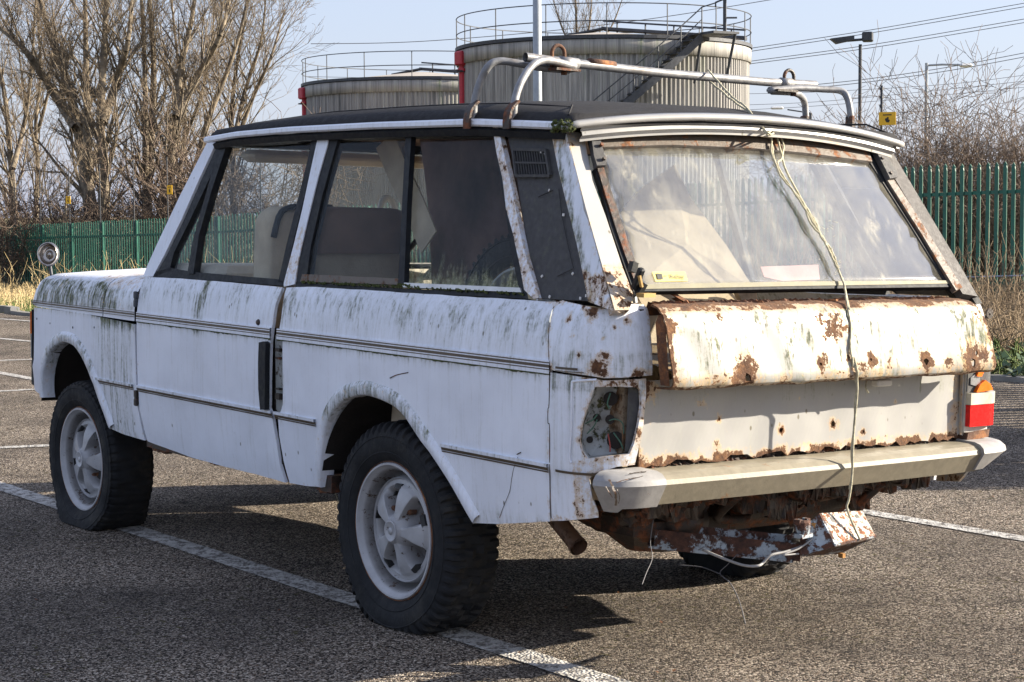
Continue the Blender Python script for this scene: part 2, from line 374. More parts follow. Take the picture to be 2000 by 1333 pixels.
def panel(P,loops,h=.03,th=.012,off=0.,sgn=-1.,rf=None,mf=None,flip=False,wob=0.):
    """mesh patch on the surface P(s,t) inside loops[0] and outside the others -> body-space vertices, faces, attributes"""
    L=[densify(l,h) for l in loops]
    V=[];E=[]
    for l in L:
        k=len(V); V+=l; E+=[(k+i,k+(i+1)%len(l)) for i in range(len(l))]
    B=np.array(V); nb=len(V)
    (x0,y0),(x1,y1)=B.min(0),B.max(0)
    gx=np.arange(x0,x1,h); gy=np.arange(y0,y1,h)
    for i,x in enumerate(gx):
        for j,y in enumerate(gy):
            xx,yy=x+h*.5*(j%2),y
            if inpoly(xx,yy,L[0]) and not any(inpoly(xx,yy,l) for l in L[1:]):
                if ((B-(xx,yy))**2).sum(1).min()>(.45*h)**2: V.append((xx,yy))
    vs,es,fs,ov,oe,of=delaunay_2d_cdt([Vector(v) for v in V],E,[],0,1e-6)
    F=[]
    for f in fs:
        c=sum((vs[i] for i in f),Vector((0,0)))/len(f)
        if inpoly(c[0],c[1],L[0]) and not any(inpoly(c[0],c[1],l) for l in L[1:]): F.append(tuple(f))
    n=len(vs); top=[];bot=[]; rust=[];moss=[]
    for v in vs:
        s,t=v[0],v[1]; e=1e-3
        p=np.array(P(s,t)); ds=np.array(P(s+e,t))-p; dt=np.array(P(s,t+e))-p; nn=np.cross(ds,dt); nn/=np.linalg.norm(nn)+1e-15; nn*=sgn
        d=math.sqrt(((B-(s,t))**2).sum(1).min())
        rust.append(rf(s,t,d) if rf else 0.); moss.append(mf(s,t,d) if mf else 0.)
        wv=wob*(math.sin(s*17+t*5)+math.sin(s*41-t*23)) if wob else 0
        top.append(p+nn*(off+wv)); bot.append(p+nn*(off+wv-th))
    # boundary edges
    cnt={}
    for f in F:
        for i in range(len(f)):
            e=(f[i],f[(i+1)%len(f)]); cnt[e]=cnt.get(e,0)+1
    # orientation
    f0=F[len(F)//2]; nrm=np.cross(top[f0[1]]-top[f0[0]],top[f0[2]]-top[f0[0]]); dirn=top[f0[0]]-bot[f0[0]]
    rev=(nrm@dirn)<0
    if rev: F=[f[::-1] for f in F]; cnt={(b,a):v for (a,b),v in cnt.items()}
    FF=list(F)+[tuple(i+n for i in f[::-1]) for f in F]
    for (a,b) in cnt:
        if (b,a) not in cnt: FF.append((b,a,a+n,b+n))
    return top+bot,FF,{'rust':rust+rust,'moss':moss+moss}
def pobj(name,mat,parent,P,loops,mirror=False,px=True,g=(0,1),smooth=True,**k):
    """panel object; loops in photo positions (px) or surface parameters; optional mirrored twin"""
    if px: loops=[to_st(P,l,g) for l in loops]
    V,F,A=panel(P,loops,**k); out=[]
    for m in ([False,True] if mirror else [False]):
        b=MB(); b.add(V,F); o=b.out(name,mat,parent,False,True,m,A)
        if smooth:
            o.data.shade_smooth()
            try: o.data.set_sharp_from_angle(angle=math.radians(38))
            except Exception: pass
        out.append(o)
    return out
def multi(name,mat,parent,specs,mirror=False,smooth=True):
    """several patches joined as one part: specs=[(P,loops,kwargs)]"""
    res=[]
    for m in ([False,True] if mirror else [False]):
        b=MB(); R=[];Mo=[]
        for V,F,A in specs: b.add(V,F); R+=A['rust']; Mo+=A['moss']
        o=b.out(name,mat,parent,False,True,m,{'rust':R,'moss':Mo})
        if smooth:
            o.data.shade_smooth()
            try: o.data.set_sharp_from_angle(angle=math.radians(38))
            except Exception: pass
        res.append(o)
    return res
def text_mesh(txt,size,fn,mat,name,parent,ext=.001):
    cu=bpy.data.curves.new('txt','FONT'); cu.body=txt; cu.size=size; cu.resolution_u=2
    o=bpy.data.objects.new('txt',cu); COL.objects.link(o); bpy.context.view_layer.update()
    me=o.to_mesh(); V=[fn(v.co.x,v.co.y) for v in me.vertices]; F=[tuple(p.vertices) for p in me.polygons]; o.to_mesh_clear()
    bpy.data.objects.remove(o); bpy.data.curves.remove(cu)
    return mesh(name,V,F,mat,parent)
# ================================================================ THE CAR
car=things('estate_car','derelict white two-door off-road estate car with black roof, moss-streaked side and rusted-through tailgate','car',(0,0,0))
ZK=[.38,.45,.55,.62,.64,.85,.905,.915,.93,.96,1.0,1.04,1.08,1.105,1.125,1.14]
IK=[.035,.022,.012,.007,.002,.0,.0,.0,.0,.001,.005,.012,.024,.036,.055,.085]
def inset(z):
    return float(np.interp(z,ZK,IK))
SC0=-.95; SL=.28; SF=3.02; SFL=.16
def SIDE(s,z):
    i=inset(z); W=.885
    if s<SC0:
        th=(SC0-s)/SL*math.pi/2
        if th>math.pi/2: return (-.70+.185*(th-math.pi/2),-1.12+i,z)
        rx,ry=.185-i,.17-i*.9
        return (-.70-rx*math.cos(th),-.95-ry*math.sin(th),z)
    if s>SF:
        th=min((s-SF)/SFL,1.)*math.pi/2; rx,ry=.12-i,.13-i*.9
        return (-.765-rx*math.cos(th),SF+ry*math.sin(th),z)
    return (-W+i,s,z)
def GREEN(y,z): return (-(.815-(z-1.12)*(.10/.53)),y,z)
def REARG(x,z): return (x,-.77-(1.585-z)*.71-.060*(1-(x/.72)**2)*min(1,max(.3,(z-1.05)/.5)),z)
g0=(1.,.8)
nz=lambda s,z,k=1.: .5+.5*math.sin(s*9.1*k+1.3*math.sin(z*13*k))*math.sin(z*7.7*k+s*3.1)
# --- shared outlines (photo positions)
arch_f=[(87.6,777),(86,759),(86.5,735),(89,717),(98,689),(112,674),(126,668),(144,674),(158,690),(172,717),(182,742),(193,773),(205,805),(217,838)]
arch_r=[(628,952),(628,925),(633,871),(639,835),(653,803),(671,783),(693,774),(716,771.5),(743,779),(770,792),(792,812),(815,846),(855,902),(887,952),(927,1022)]
# --- front wing below the moulding
frontwing=[(262,860),(217,838)][::-1]
fw=arch_f+[(245,850),(283,861),(269,798),(266,756),(264,700),(263,634.5),(160,612),(66.6,601),(66,703),(63,716),(64,745),(68,766)]
pobj('front_wing','paint',car,SIDE,[fw],True,g=(3,.5),h=.04,mf=lambda s,z,d: (.55 if s<2.35 and s>1.95 else .12)*(1-max(0,(abs(s-2.1)-.08))*2)+(.5 if d<.02 and z>.86 else 0),rf=lambda s,z,d:.12 if d<.012 else -.2,wob=.0006)
# --- door skin
door=[(284,541),(275,560),(269,592),(267,625),(267,700),(269,756),(272,798),(288,862),(322,875),(375,894),(440,912),(500,927),(558,943),(546,905),(540,865),(534,833),(528,806),(525,798),(526.5,700),(527,668),(529,654),(533,630),(538,595),(544.5,577),(551.5,561.5),(450,552),(360,545)]
dr=pobj('door','paint',car,SIDE,[door],True,g=(1.9,1.1),h=.035,wob=.0008,
  mf=lambda s,z,d: (.66*max(0,1-abs(z-1.06)/.16)*(.45+.55*nz(s,z*.3,2.))+(.55*math.exp(-((s-1.34-.02*math.sin(z*9))/.03)**2) if z>.6 else 0)*(.5 if z<.9 else 1)+(.45 if .895<z<.915 else 0)),
  rf=lambda s,z,d:.15 if d<.01 else -.3)
DL,DR_=dr
# --- rear quarter
quarter=[(559,562),(553.5,585),(549,620),(546,640),(547,652),(552,664),(552.5,790),(549,803),(543,815),(545,850),(554,900),(566,944),(600,950)]+arch_r+[(968,1024),(1074,1019),(1073,960),(1073,835),(1073,727),(1080,600),(1094,590.5),(900,579),(700,566),(600,560.5)]
qr=pobj('rear_quarter','paint',car,SIDE,[quarter],True,g=(.75,1.1),h=.035,wob=.0008,
  mf=lambda s,z,d: .76*max(0,1-abs(z-1.05)/.17)*(.5+.5*nz(s,z*.3,2.2))+(.5 if .89<z<.915 else 0)+(.45 if z<.47 and s<-.4 else 0)+(.35 if d<.03 and z>.6 and z<.8 else 0),
  rf=lambda s,z,d:.32 if d<.01 and s<-.8 else (.1 if d<.008 else -.3))
QL,QR=qr
# --- corner pressings behind the quarter
SB=SC0-SL
def cr_rust(s,z,d):
    v=-.05
    if d<.012: v=.5
    for (a,b,r) in ((-1.085,.945,.028),(-1.10,.97,.018),(-1.05,1.10,.02),(-.96,1.08,.014),(-1.2,.93,.014),(-.99,1.03,.008),(-1.13,1.06,.010),(-1.10,1.03,.008),(-1.02,.98,.007),(-1.17,1.075,.010)):
        q=math.hypot(s-a,(z-b)*.8)/r
        if q<1.6: v=max(v,1.25-.75*q)
    return v
corner_up=[(1085,600),(1086,592),(1100,589),(1130,596),(1160,603),(1183,605),(1205,600),(1240,594.5),(1257,596),(1264,604),(1269,650),(1272,700),(1272,733),(1230,737),(1180,739),(1150,734),(1110,728),(1076,723)]
def CUP(s,z):   # the top edge is pushed in at the dent behind the window pillar
    x,y,zz=SIDE(s,z); k=math.exp(-((s+1.075)/.03)**2)*max(0,(z-.98)/.13)*.014
    return (x+k,y+k*.6,zz)
pobj('corner_panel','paint',car,CUP,[corner_up],False,g=(-.92,1.0),h=.016,off=.003,rf=cr_rust,mf=lambda s,z,d:.30+.35*(1 if z<.98 else 0)*nz(s,z,4),wob=.0012)
lampcut=[(1162,757),(1200,755.5),(1246,757),(1252,764),(1253,790),(1247,830),(1238,868),(1230,887),(1190,891),(1148,896),(1136,882),(1131,862),(1137,825),(1150,790)]
corner_lo=[(1075,728),(1110,733),(1150,739),(1180,744),(1230,742),(1262,740),(1262,770),(1256,830),(1245,885),(1240,908),(1205,912),(1160,925),(1150,938),(1156,970),(1168,1000),(1169,1011),(1120,1016),(1076,1018)]
pobj('corner_panel','paint',car,SIDE,[corner_lo,lampcut],False,g=(-.92,.8),h=.016,
  rf=lambda s,z,d:(.45 if z<.68 and s<-1.0 else (.55 if d<.014 and (s<-1.02 or z<.50) else (.5 if abs(z-.47)<.02 and s<-.95 else -.12))),mf=lambda s,z,d:.25+(.3 if z>.86 else 0),wob=.0008)
def SIDER(s,z):
    i=inset(z)
    if s>-1.06: return (.885-i,s,z)
    th=(-1.06-s)/.0785*math.pi/2; r=.05
    if th>math.pi/2: return (.835-(-1.1385-s),-1.11+i,z)
    return (.835+(r-i*.9)*math.cos(th),-1.06-(r-i*.9)*math.sin(th),z)
pobj('corner_panel','paint_sunlit',car,SIDER,[[(-.905,.918),(-.905,1.118),(-1.10,1.118),(-1.22,1.10),(-1.245,1.05),(-1.25,.918)]],False,px=False,h=.02,sgn=1.,rf=lambda s,z,d:.4 if d<.01 else -.2)
pobj('corner_panel','paint_sunlit',car,SIDER,[[(-.905,.914),(-.905,.47),(-1.0,.48),(-1.10,.60),(-1.25,.665),(-1.25,.914)]],False,px=False,h=.02,sgn=1.,rf=lambda s,z,d:.5 if d<.012 or z<.68 else -.2)
# raised rib round the lamp housing
rib=[inv(SIDE,*p,g=(-1,.8)) for p in [(1166,742),(1124,745),(1118,752),(1117,800),(1115,860),(1113,895),(1117,905)]]
b=MB(); b.tube(smoothpath([np.array(SIDE(*q))*np.array((1.002,1,1)) for q in rib],4),.004,6); b.out('lamp_rib','paint',car,True,True)
# --- lamp housing without its lamp (left)
b=MB(); rows=[]
cut=densify([inv(SIDE,*p,g=(-1.05,.8)) for p in lampcut],.02)
for dpt in (.0,.06):
    rows.append([np.array(SIDE(*q))+np.array((.75,.65,0))*dpt for q in cut])
b.grid([r+[r[0]] for r in rows])
cpt=np.mean(rows[1],0); k=len(b.V); b.V+= [tuple(p) for p in rows[1]]+[tuple(cpt+np.array((.02,.02,0)))]; b.F+=[(k+i,k+(i+1)%len(cut),k+len(cut)) for i in range(len(cut))]
lh=b.out('lamp_housing',peel('housing_paint',(.42,.43,.42),(.05,.06,.03),.5,.58,16),car,False,True,attrs={'rust':[.2]*len(b.V),'moss':[.7]*len(b.V)})
def hsurf(px,py,dp): return np.array(SIDE(*inv(SIDE,px,py,g=(-1.08,.8))))+np.array((.75,.65,0))*dp
b=MB()
for (x,y,r) in ((1187,782,.021),(1186,823,.014),(1197,864,.026),(1146,863,.010),(1160,820,.012)):
    c=hsurf(x,y,.052); n=np.array((-.70,-.71,0.)); n/=np.linalg.norm(n); b.tube([c+n*-.0,c+n*.006],[r,r],14)
b.out('bulb_hole','dark',lh,False,True)
b=MB()
for P,r in (([(1189,770),(1183,790),(1187,800)],.0022),([(1186,824),(1200,821),(1213,830),(1215,850)],.0018),([(1140,830),(1155,822),(1163,812)],.0022),([(1195,848),(1208,866),(1214,880)],.0022),([(1143,850),(1156,836),(1163,822)],.0018)):
    b.tube(smoothpath([hsurf(x,y,.03) for x,y in P],4),r,5)
b.out('cut_cable',simple('green_cable',(.05,.13,.09),.6),lh,True,True)
b=MB(); b.tube(smoothpath([hsurf(x,y,.032) for x,y in ((1184,850),(1188,872),(1188,886))],4),.002,5); b.out('cut_cable',simple('red_cable',(.3,.05,.04),.6),lh,True,True)
# black joint plate at the right half of the housing
b=MB(); q=[hsurf(*p,.02) for p in ((1225,758),(1250,762),(1247,820),(1234,880),(1218,886),(1222,830))]; b.add(q+[x+np.array((.02,.02,0)) for x in q],[(0,1,2,3,4,5),(11,10,9,8,7,6)]+[(i,(i+1)%6,(i+1)%6+6,i+6) for i in range(6)]); b.out('housing_plate','vent',lh,False,True)
# --- wheel arch lips
def archlip(px,g):
    st=[inv(SIDE,*p,g=g) for p in px]; st=[np.array(q) for q in smoothpath([np.array((*q,0)) for q in st],3)]
    c=np.mean([q[:2] for q in st],0); b=MB(); rows=[]
    for i,q in enumerate(st):
        T=st[min(i+1,len(st)-1)]-st[max(i-1,0)]; T/=np.linalg.norm(T); n=np.array((-T[1],T[0],0))
        if n[:2]@(q[:2]-c)<0: n=-n
        def S(k,o):
            a=q+n*k; x,y,z=SIDE(a[0],a[1]); return (x-o,y,z)
        rows.append([S(-.001,-.05),S(-.002,.004),S(.004,.011),S(.03,.012),S(.045,.004),S(.05,-.004)])
    b.grid(rows); return b
for nm,px,g in (('front',arch_f,(2.9,.5)),('rear',arch_r,(.4,.5))):
    b=archlip(px,g)
    rz=[.1]*len(b.V); mz=[.15+(.5 if abs(v[2]-.74)<.08 else 0) for v in b.V]
    for mi in (False,True): b.out('wheel_arch','paint',car,True,True,mi,attrs={'rust':rz,'moss':mz})
# --- wheel wells and inner structure (dark)
for y0,R,za in ((2.54,.42,.36),(-.02,.43,.34)):
    b=MB(); rows=[]
    for x in (-.865,-.42):
        rows.append([(x,y0+(R+.02)*math.cos(t),za+.06+(R-.03)*math.sin(t)) for t in np.linspace(.16,math.pi-.16,20)])
    b.grid(rows); k=len(b.V); b.V+=[(-.42,y0,za)]+rows[1]; b.F+=[(k,k+1+i,k+2+i) for i in range(19)]
    for mi in (False,True): b.out('wheel_well','dark',car,True,True,mi)
b=MB()
b.box((-.848,1.17,.70),(.012,1.45,.5)); b.box((.848,1.17,.70),(.012,1.45,.5)); b.box((-.845,-.77,.80),(.01,.30,.52)); b.box((.845,-.77,.80),(.01,.30,.52))
b.box((0,.70,.47),(1.1,2.3,.03)); b.box((0,1.17,.465),(1.66,1.4,.03)); b.box((0,2.5,.62),(1.0,1.1,.25))
b.out('floor_pan','dark',car,False,True)
# chassis rails, cross members, axles
b=MB()
for x in (-.42,.42): b.tube([(x,2.95,.50),(x,2.2,.47),(x,.6,.44),(x,.35,.52),(x,-.3,.55),(x,-.6,.50),(x,-.98,.53)],.04,4)
for y in (1.6,.5): b.box((0,y,.45),(.9,.09,.08))
b.tube([(-.66,0,.335),(-.3,0,.345),(.3,0,.345),(.66,0,.335)],.045,10); b.lathe([(.0,-.13),(.09,-.11),(.13,-.03),(.13,.03),(.09,.11),(0,.13)],16,'Y',(.12,0,.345))
b.tube([(-.66,2.54,.33),(.66,2.54,.33)],.045,10); b.lathe([(.0,-.13),(.09,-.11),(.13,-.03),(.13,.03),(.09,.11),(0,.13)],16,'Y',(.25,2.54,.345))
for x in (-.5,.5):
    b.tube([(x,.02,.35),(x,.9,.43)],.022,8); b.tube([(x,-.05,.37),(x*.86,-.25,.62)],.02,8)
b.box((.25,-.55,.43),(.62,.5,.16),bev=.04); b.box((-.1,1.1,.43),(.5,.7,.16),bev=.05)
b.box((-.25,-.72,.40),(.42,.28,.17),bev=.06)
b.box((.78,.8,.44),(.1,1.0,.08)); b.box((-.78,1.15,.415),(.12,1.5,.06))
b.out('chassis','rustd',car,False,True)
def ragged(P,w,h,seed,amp=.5,thick=.012):
    """corroded strip hanging from the path P: uneven lower edge, lumpy face"""
    rg=random.Random(seed); b=MB(); rows=[]; v=.5
    for p in P:
        v=min(1,max(0,v+rg.uniform(-.33,.33))); hh=h*(1-amp*v); p=np.array(p,float); o=lambda: rg.uniform(-1,1)*thick*.35
        rows.append([p+np.array((w[0],w[1],0))+np.array((0,0,o()*.5)),p+np.array((0,0,o())),p+np.array((o(),o(),-hh*.5)),p+np.array((o(),o(),-hh)),p+np.array((w[0]*.5,w[1]*.5,-hh+o()))])
    b.grid(rows); return b
b=ragged([(-.835,y,.405) for y in np.linspace(.44,1.88,130)],(.08,0),.034,3,.9)
b.out('sill_flange','rust',car,False,True)
# exhaust
b=MB(); pth=smoothpath([(-.47,.5,.46),(-.50,-.1,.47),(-.55,-.40,.46),(-.585,-.58,.40),(-.60,-.70,.342)],5)
b.tube(pth,.028,14,cap=False); b.tube(pth,.024,14,cap=False); P0=np.array(pth[-1]); Pd=P0-np.array(pth[-2]); Pd/=np.linalg.norm(Pd)
b.tube([P0-Pd*.012,P0+Pd*.004],[.031,.031],14,cap=False); b.tube([P0-Pd*.01,P0+Pd*.004],[.024,.024],14,cap=False); b.out('exhaust_pipe','exh',car,True,True)
b=MB(); b.lathe([(0,-.30),(.07,-.28),(.085,-.2),(.085,.2),(.07,.28),(0,.3)],16,'Y',(-.30,-.62,.42)); b.out('silencer','rustd',car,True,True)
# --- mouldings: waist (three lines) and lower (double line)
def strip(z0,z1,s0,s1,off,th=.004,n=60):
    b=MB(); rows=[]
    for i in range(n+1):
        s=s0+(s1-s0)*i/n; f=lambda z,o: np.array(SIDE(s,z))+np.array((-o,-o*(1 if s<-1.0 else 0),0))
        rows.append([f(z0,-.004),f(z0,off),f(z1,off),f(z1,-.004)])
    b.grid(rows); return b
def seg(parent,s0,s1,mirror=True):
    for nm,mt,bands in (('waist_moulding','stripe',[(.9440,.9480),(.9315,.9405),(.9245,.9278)]),('moulding_bead','paint',[(.9475,.9525),(.940,.9445),(.9275,.932),(.914,.9255)])):
        for mi in ((False,True) if mirror else (False,)):
            b=MB()
            for a,c in bands:
                q=strip(a,c,s0,s1,.0062 if mt=='stripe' else .006); b.add(q.V,q.F)
            b.out(nm,mt,parent if not mi else parent2[parent.name],mirror=mi,body=True,attrs={'rust':[-.1]*len(b.V),'moss':[.25]*len(b.V)})
    for mi in ((False,True) if mirror else (False,)):
        b=MB(); rg=random.Random(int(s0*100)); n=int(abs(s1-s0)/.012)
        rows=[]
        for i in range(n+1):
            s=s0+(s1-s0)*i/n; x,y,z=SIDE(s,.912); k=.5+.5*math.sin(s*23)*math.sin(s*7); w=.0015+.005*rg.random()*k
            rows.append([(x-.001,y,.9145),(x-.006,y,.9135),(x-.005,y,.9135-w),(x+.001,y,.911-w)])
        b.grid(rows); b.out('moss_line','mossy',parent if not mi else parent2[parent.name],mirror=mi,body=True)
parent2={DL.name:DR_,QL.name:QR}
seg(DL,.765,1.90); seg(QL,-.905,.715)
def low(parent,s0,s1):
    for mi in (False,True):
        b=MB(); q=strip(.6365,.6465,s0,s1,.008); b.add(q.V,q.F); b.out('lower_ledge','paint',parent if not mi else parent2[parent.name],mirror=mi,body=True,attrs={'rust':[0]*len(b.V),'moss':[.35]*len(b.V)})
        b=MB()
        for a,c in ((.6265,.6350),(.6200,.6240)): q=strip(a,c,s0,s1,.004); b.add(q.V,q.F)
        b.out('lower_moulding','stripe',parent if not mi else parent2[parent.name],mirror=mi,body=True)
low(DL,.755,1.905); low(QL,.445,.735); low(QL,-.90,-.345)
b=MB(); q=strip(.6275,.6345,1.945,2.31,.003); b.add(q.V,q.F); q=strip(.6215,.6245,1.945,2.31,.003); b.add(q.V,q.F); b.out('lower_moulding','stripe',car,body=True)
b=MB(); q=strip(.6365,.6455,1.945,2.31,.008); b.add(q.V,q.F); b.out('lower_ledge','paint',car,body=True,attrs={'rust':[0]*len(b.V),'moss':[.55]*len(b.V)})
b=MB(); q=strip(.6275,.6345,-1.09,-.935,.003); b.add(q.V,q.F); q=strip(.9255,.9275,-1.04,-.935,.006); b.add(q.V,q.F); q=strip(.932,.9385,-1.02,-.935,.006); b.add(q.V,q.F); b.out('lower_moulding','stripe',car,body=True)
# --- door furniture
st=lambda pts,g=(.75,.8): [np.array(SIDE(*inv(SIDE,*p,g=g))) for p in pts]
V,F,A=panel(SIDE,[to_st(SIDE,[(515.5,669),(524,667),(529,671),(528,700),(527,800),(518,800),(514.5,760),(514,710)],(.8,.8))],h=.03,th=.02,off=.022)
b=MB(); b.add(V,F)
b.out('door_handle','black',DL,False,True); b.out('door_handle','black',DR_,False,True,True)
b=MB(); rg=random.Random(31)
for P_,w_ in (([(1074,727),(1073,790),(1071,800),(1071,826),(1074,832),(1074,880),(1075,960),(1077,1012)],.0035),([(1081,605),(1078,640),(1075,700),(1073,722)],.0045),([(1012,893),(1004,915),(1000,935),(996,960),(984,990),(976,1012)],.0013),([(762,739),(775,733),(798,728)],.0035),([(1010,888),(1018,884)],.003)):
    Q_=smoothpath([np.array(SIDE(*inv(SIDE,*p_,g=(-.7,.7))))-np.array((.0012,0,0)) for p_ in P_],4); b.ribbon(Q_,w_,.001,(1,0,0))
b.out('panel_crack','rustd',QL,False,True)
V,F,A=panel(SIDE,[to_st(SIDE,[(529,656),(540,652),(551,662),(554,672),(554,790),(549,805),(537,812),(531,800)],(.75,.8))],h=.03,th=.01,off=-.018)
b=MB(); b.add(V,F); hr=b.out('handle_recess',peel('recess_grey',(.30,.31,.30),(.05,.04,.03),.55,.62,20),QL,False,True); b.out('handle_recess','dark',QR,False,True,True)
b=MB()
for y,h in ((684,.012),(700,.008),(775,.022),(760,.006)):
    x_,y_,z_=SIDE(*inv(SIDE,541,y,g=(.75,.8))); b.box((x_+.008,y_,z_),(.016,.03,h))
b.out('door_latch','rustd',hr,False,True)
b=MB(); c=np.array(SIDE(*inv(SIDE,505,630,g=(.85,.97)))); b.lathe([(0.0,-.007),(.008,-.0075),(.011,-.004),(.013,.004)],16,'X',c); b.out('door_lock','rustd',DL,True,True)
for z in (1.005,.59):
    for mi in (False,True):
        b=MB()
        for dz in (-.018,.018): 
            x_=SIDE(1.92,z)[0]; b.box((x_-.004,1.92,z+dz),(.014,.022,.03),bev=.003)
        b.box((SIDE(1.92,z)[0]-.002,1.92,z),(.014,.016,.05)); b.out('door_hinge','rustd' if z<.8 else 'darksteel',DL if not mi else DR_,False,True,mi)
# dents on the wing: small rivets
b=MB()
for p in ((72,623),(98,632),(142,640),(184,640)):
    c=np.array(SIDE(*inv(SIDE,*p,g=(3,.85)))); b.lathe([(0,-.003),(.005,-.001),(.006,.002)],8,'X',c)
b.out('trim_fixing','darksteel',car,False,True)
# --- bonnet and scuttle (lofted across the car)
def bsec(y):
    f=max(0,(y-2.95)/.2); dz=-.018*max(0,(y-2.0))-.05*f*f; nar=.05*f*f
    P=[(-.884+nar,.913),(-.883+nar,.935),(-.884+nar,.96),(-.879+nar,1.0),(-.868+nar,1.035),(-.85+nar,1.065),(-.825+nar,1.082),(-.78,1.094),(-.62,1.105),(-.3,1.12),(0,1.126)]
    return [(x,z+(dz if z>.98 else dz*(z-.935)/.045)) for x,z in P]
def loft(name,y0,y1,n,parent=None,fr=False):
    b=MB(); rows=[];R=[];Mo=[]
    for i in range(n+1):
        y=y0+(y1-y0)*i/n; s=bsec(y); s=s+[(-x,z) for x,z in s[-2::-1]]
        if fr and i==n: pass
        rows.append([(x,y+(0 if not fr else .03*(i/n)**4*(1-(x/.9)**2)),z) for x,z in s])
    if fr:
        last=rows[-1]; rows.append([(x*.995,y+.015,z-.02 if z>.96 else z) for x,y,z in last]); rows.append([(x*.99,y+.018,.93) for x,y,z in last])
    b.grid(rows)
    for v in b.V:
        x,y,z=v; side=1 if .94<z<1.06 and abs(x)>.8 else 0
        top=1 if z>1.06 else 0
        Mo.append((.72+.25*nz(y,z,2) if (side and y>2.12) else .55 if side else 0)*(1 if y<3.02 else .1)+(.25 if top else 0)); R.append((.45 if y<2.4 else .25) if top and x<.0 else (.1 if side else -.2))
    return b.out(name,'paint',parent or car,True,True,attrs={'rust':R,'moss':Mo})
loft('bonnet',2.25,3.12,26,fr=True); loft('scuttle',1.93,2.243,8)
b=MB()
for y0,y1 in ((2.25,3.07),(1.93,2.243)):
    for a,c in ((.9485,.951),(.938,.944),(.930,.932)): q=strip(a,c,y0,y1,.002); b.add(q.V,q.F)
b.out('waist_moulding','stripe',car,body=True)
# front end
b=MB(); b.box((0,3.10,.77),(1.5,.04,.32)); b.out('grille','black',car,False,True)
for sx in (-1,1):
    b=MB(); V,F,A=panel(SIDE,[[(3.075,.79),(3.17,.79),(3.17,.895),(3.075,.895)]],h=.03,th=.03,off=.006); b.add(V,F); fi=b.out('front_indicator','orange',car,False,True,sx>0)
    b=MB(); V,F,A=panel(SIDE,[[(3.075,.675),(3.17,.675),(3.17,.787),(3.075,.787)]],h=.03,th=.03,off=.004); b.add(V,F); b.out('side_lamp_lens','cap',fi,False,True,sx>0)
    b=MB(); V,F,A=panel(SIDE,[[(3.063,.667),(3.175,.667),(3.175,.903),(3.063,.903)]],h=.04,th=.02,off=-.002); b.add(V,F); b.out('lamp_surround','black',fi,False,True,sx>0)
b=MB(); b.box((0,3.165,.60),(1.66,.07,.15),bev=.02); b.out('front_bumper','black',car,False,True)
# round mirror shell on the wing
mr_=things; c0=np.array((-.80,3.06,1.165)); b=MB()
nrm=np.array((-.62,-.74,.10)); nrm/=np.linalg.norm(nrm); uu=np.cross(nrm,(0,0,1)); uu/=np.linalg.norm(uu); vv=np.cross(uu,nrm); rows=[]
for r,h in ((.046,.004),(.050,.0),(.050,-.006),(.046,-.004),(.041,-.022),(.03,-.036),(.014,-.041),(.013,-.030),(.009,-.026),(.001,-.025)):
    rows.append([c0+nrm*h+(uu*math.cos(t)+vv*math.sin(t)*1.12)*r for t in np.linspace(0,2*math.pi,33)[:-1]])
b.grid(rows,True); mirr=b.out('round_lamp_bowl','chrome',car,True,True)
b=MB(); rows=[]
for r,h in ((.050,-.002),(.052,-.02),(.042,-.042),(.015,-.056),(.001,-.058)): rows.append([c0+nrm*h+(uu*math.cos(t)+vv*math.sin(t)*1.12)*r for t in np.linspace(0,2*math.pi,33)[:-1]])
b.grid(rows,True); b.out('lamp_shell','darksteel',mirr,True,True)
b=MB(); b.tube(smoothpath([c0-nrm*.05,(-.775,3.09,1.12),(-.775,3.07,1.06)],4),.008,8); b.out('lamp_stalk','darksteel',mirr,True,True)
# --- roof
def gz(y):   # gutter height along the side
    return float(np.interp(y,[-.78,-.3,.3,.9,1.3,1.55],[1.652,1.678,1.686,1.688,1.682,1.668]))
def rsec(y,k=1.):
    g=gz(y); crown=float(np.interp(y,[-.84,-.79,-.6,0,.8,1.3,1.5,1.56],[.035,.055,.088,.105,.103,.082,.055,.03]))
    P=[(-.742,g+.006),(-.735,g+.020),(-.715,g+.036),(-.66,g+.5*crown+.008),(-.5,g+.78*crown),(-.25,g+.95*crown),(0,g+crown)]
    return P
b=MB(); rows=[]; ys=list(np.linspace(-.775,1.53,40))
for y in ys:
    s=rsec(y); s=s+[(-x,z) for x,z in s[-2::-1]]
    rows.append([(x,y-(.055*(1-(x/.75)**2) if y<-.5 else 0)*(1 if y<-.77 else max(0,(-.5-y)/.27)),z) for x,z in s])
f=rows[0]; rows.insert(0,[(x,y-.022,z-.035 if abs(x)<.72 else z-.012) for x,y,z in f])
b.grid(rows); roof=b.out('roof','vinyl',car,True,True)
# seams in the vinyl
b=MB(); 
for sx in (-1,1):
    P=[]
    for y in np.linspace(-.62,1.45,20):
        s=rsec(y); P.append((sx*.60,y,np.interp(-.60,[q[0] for q in s],[q[1] for q in s])+.001))
    P=[(sx*.725,-.765,gz(-.77)+.03),(sx*.66,-.70,gz(-.7)+.062)]+P
    b.tube(P,.0035,5)
b.out('roof_seam','vinyl',roof,False,True)
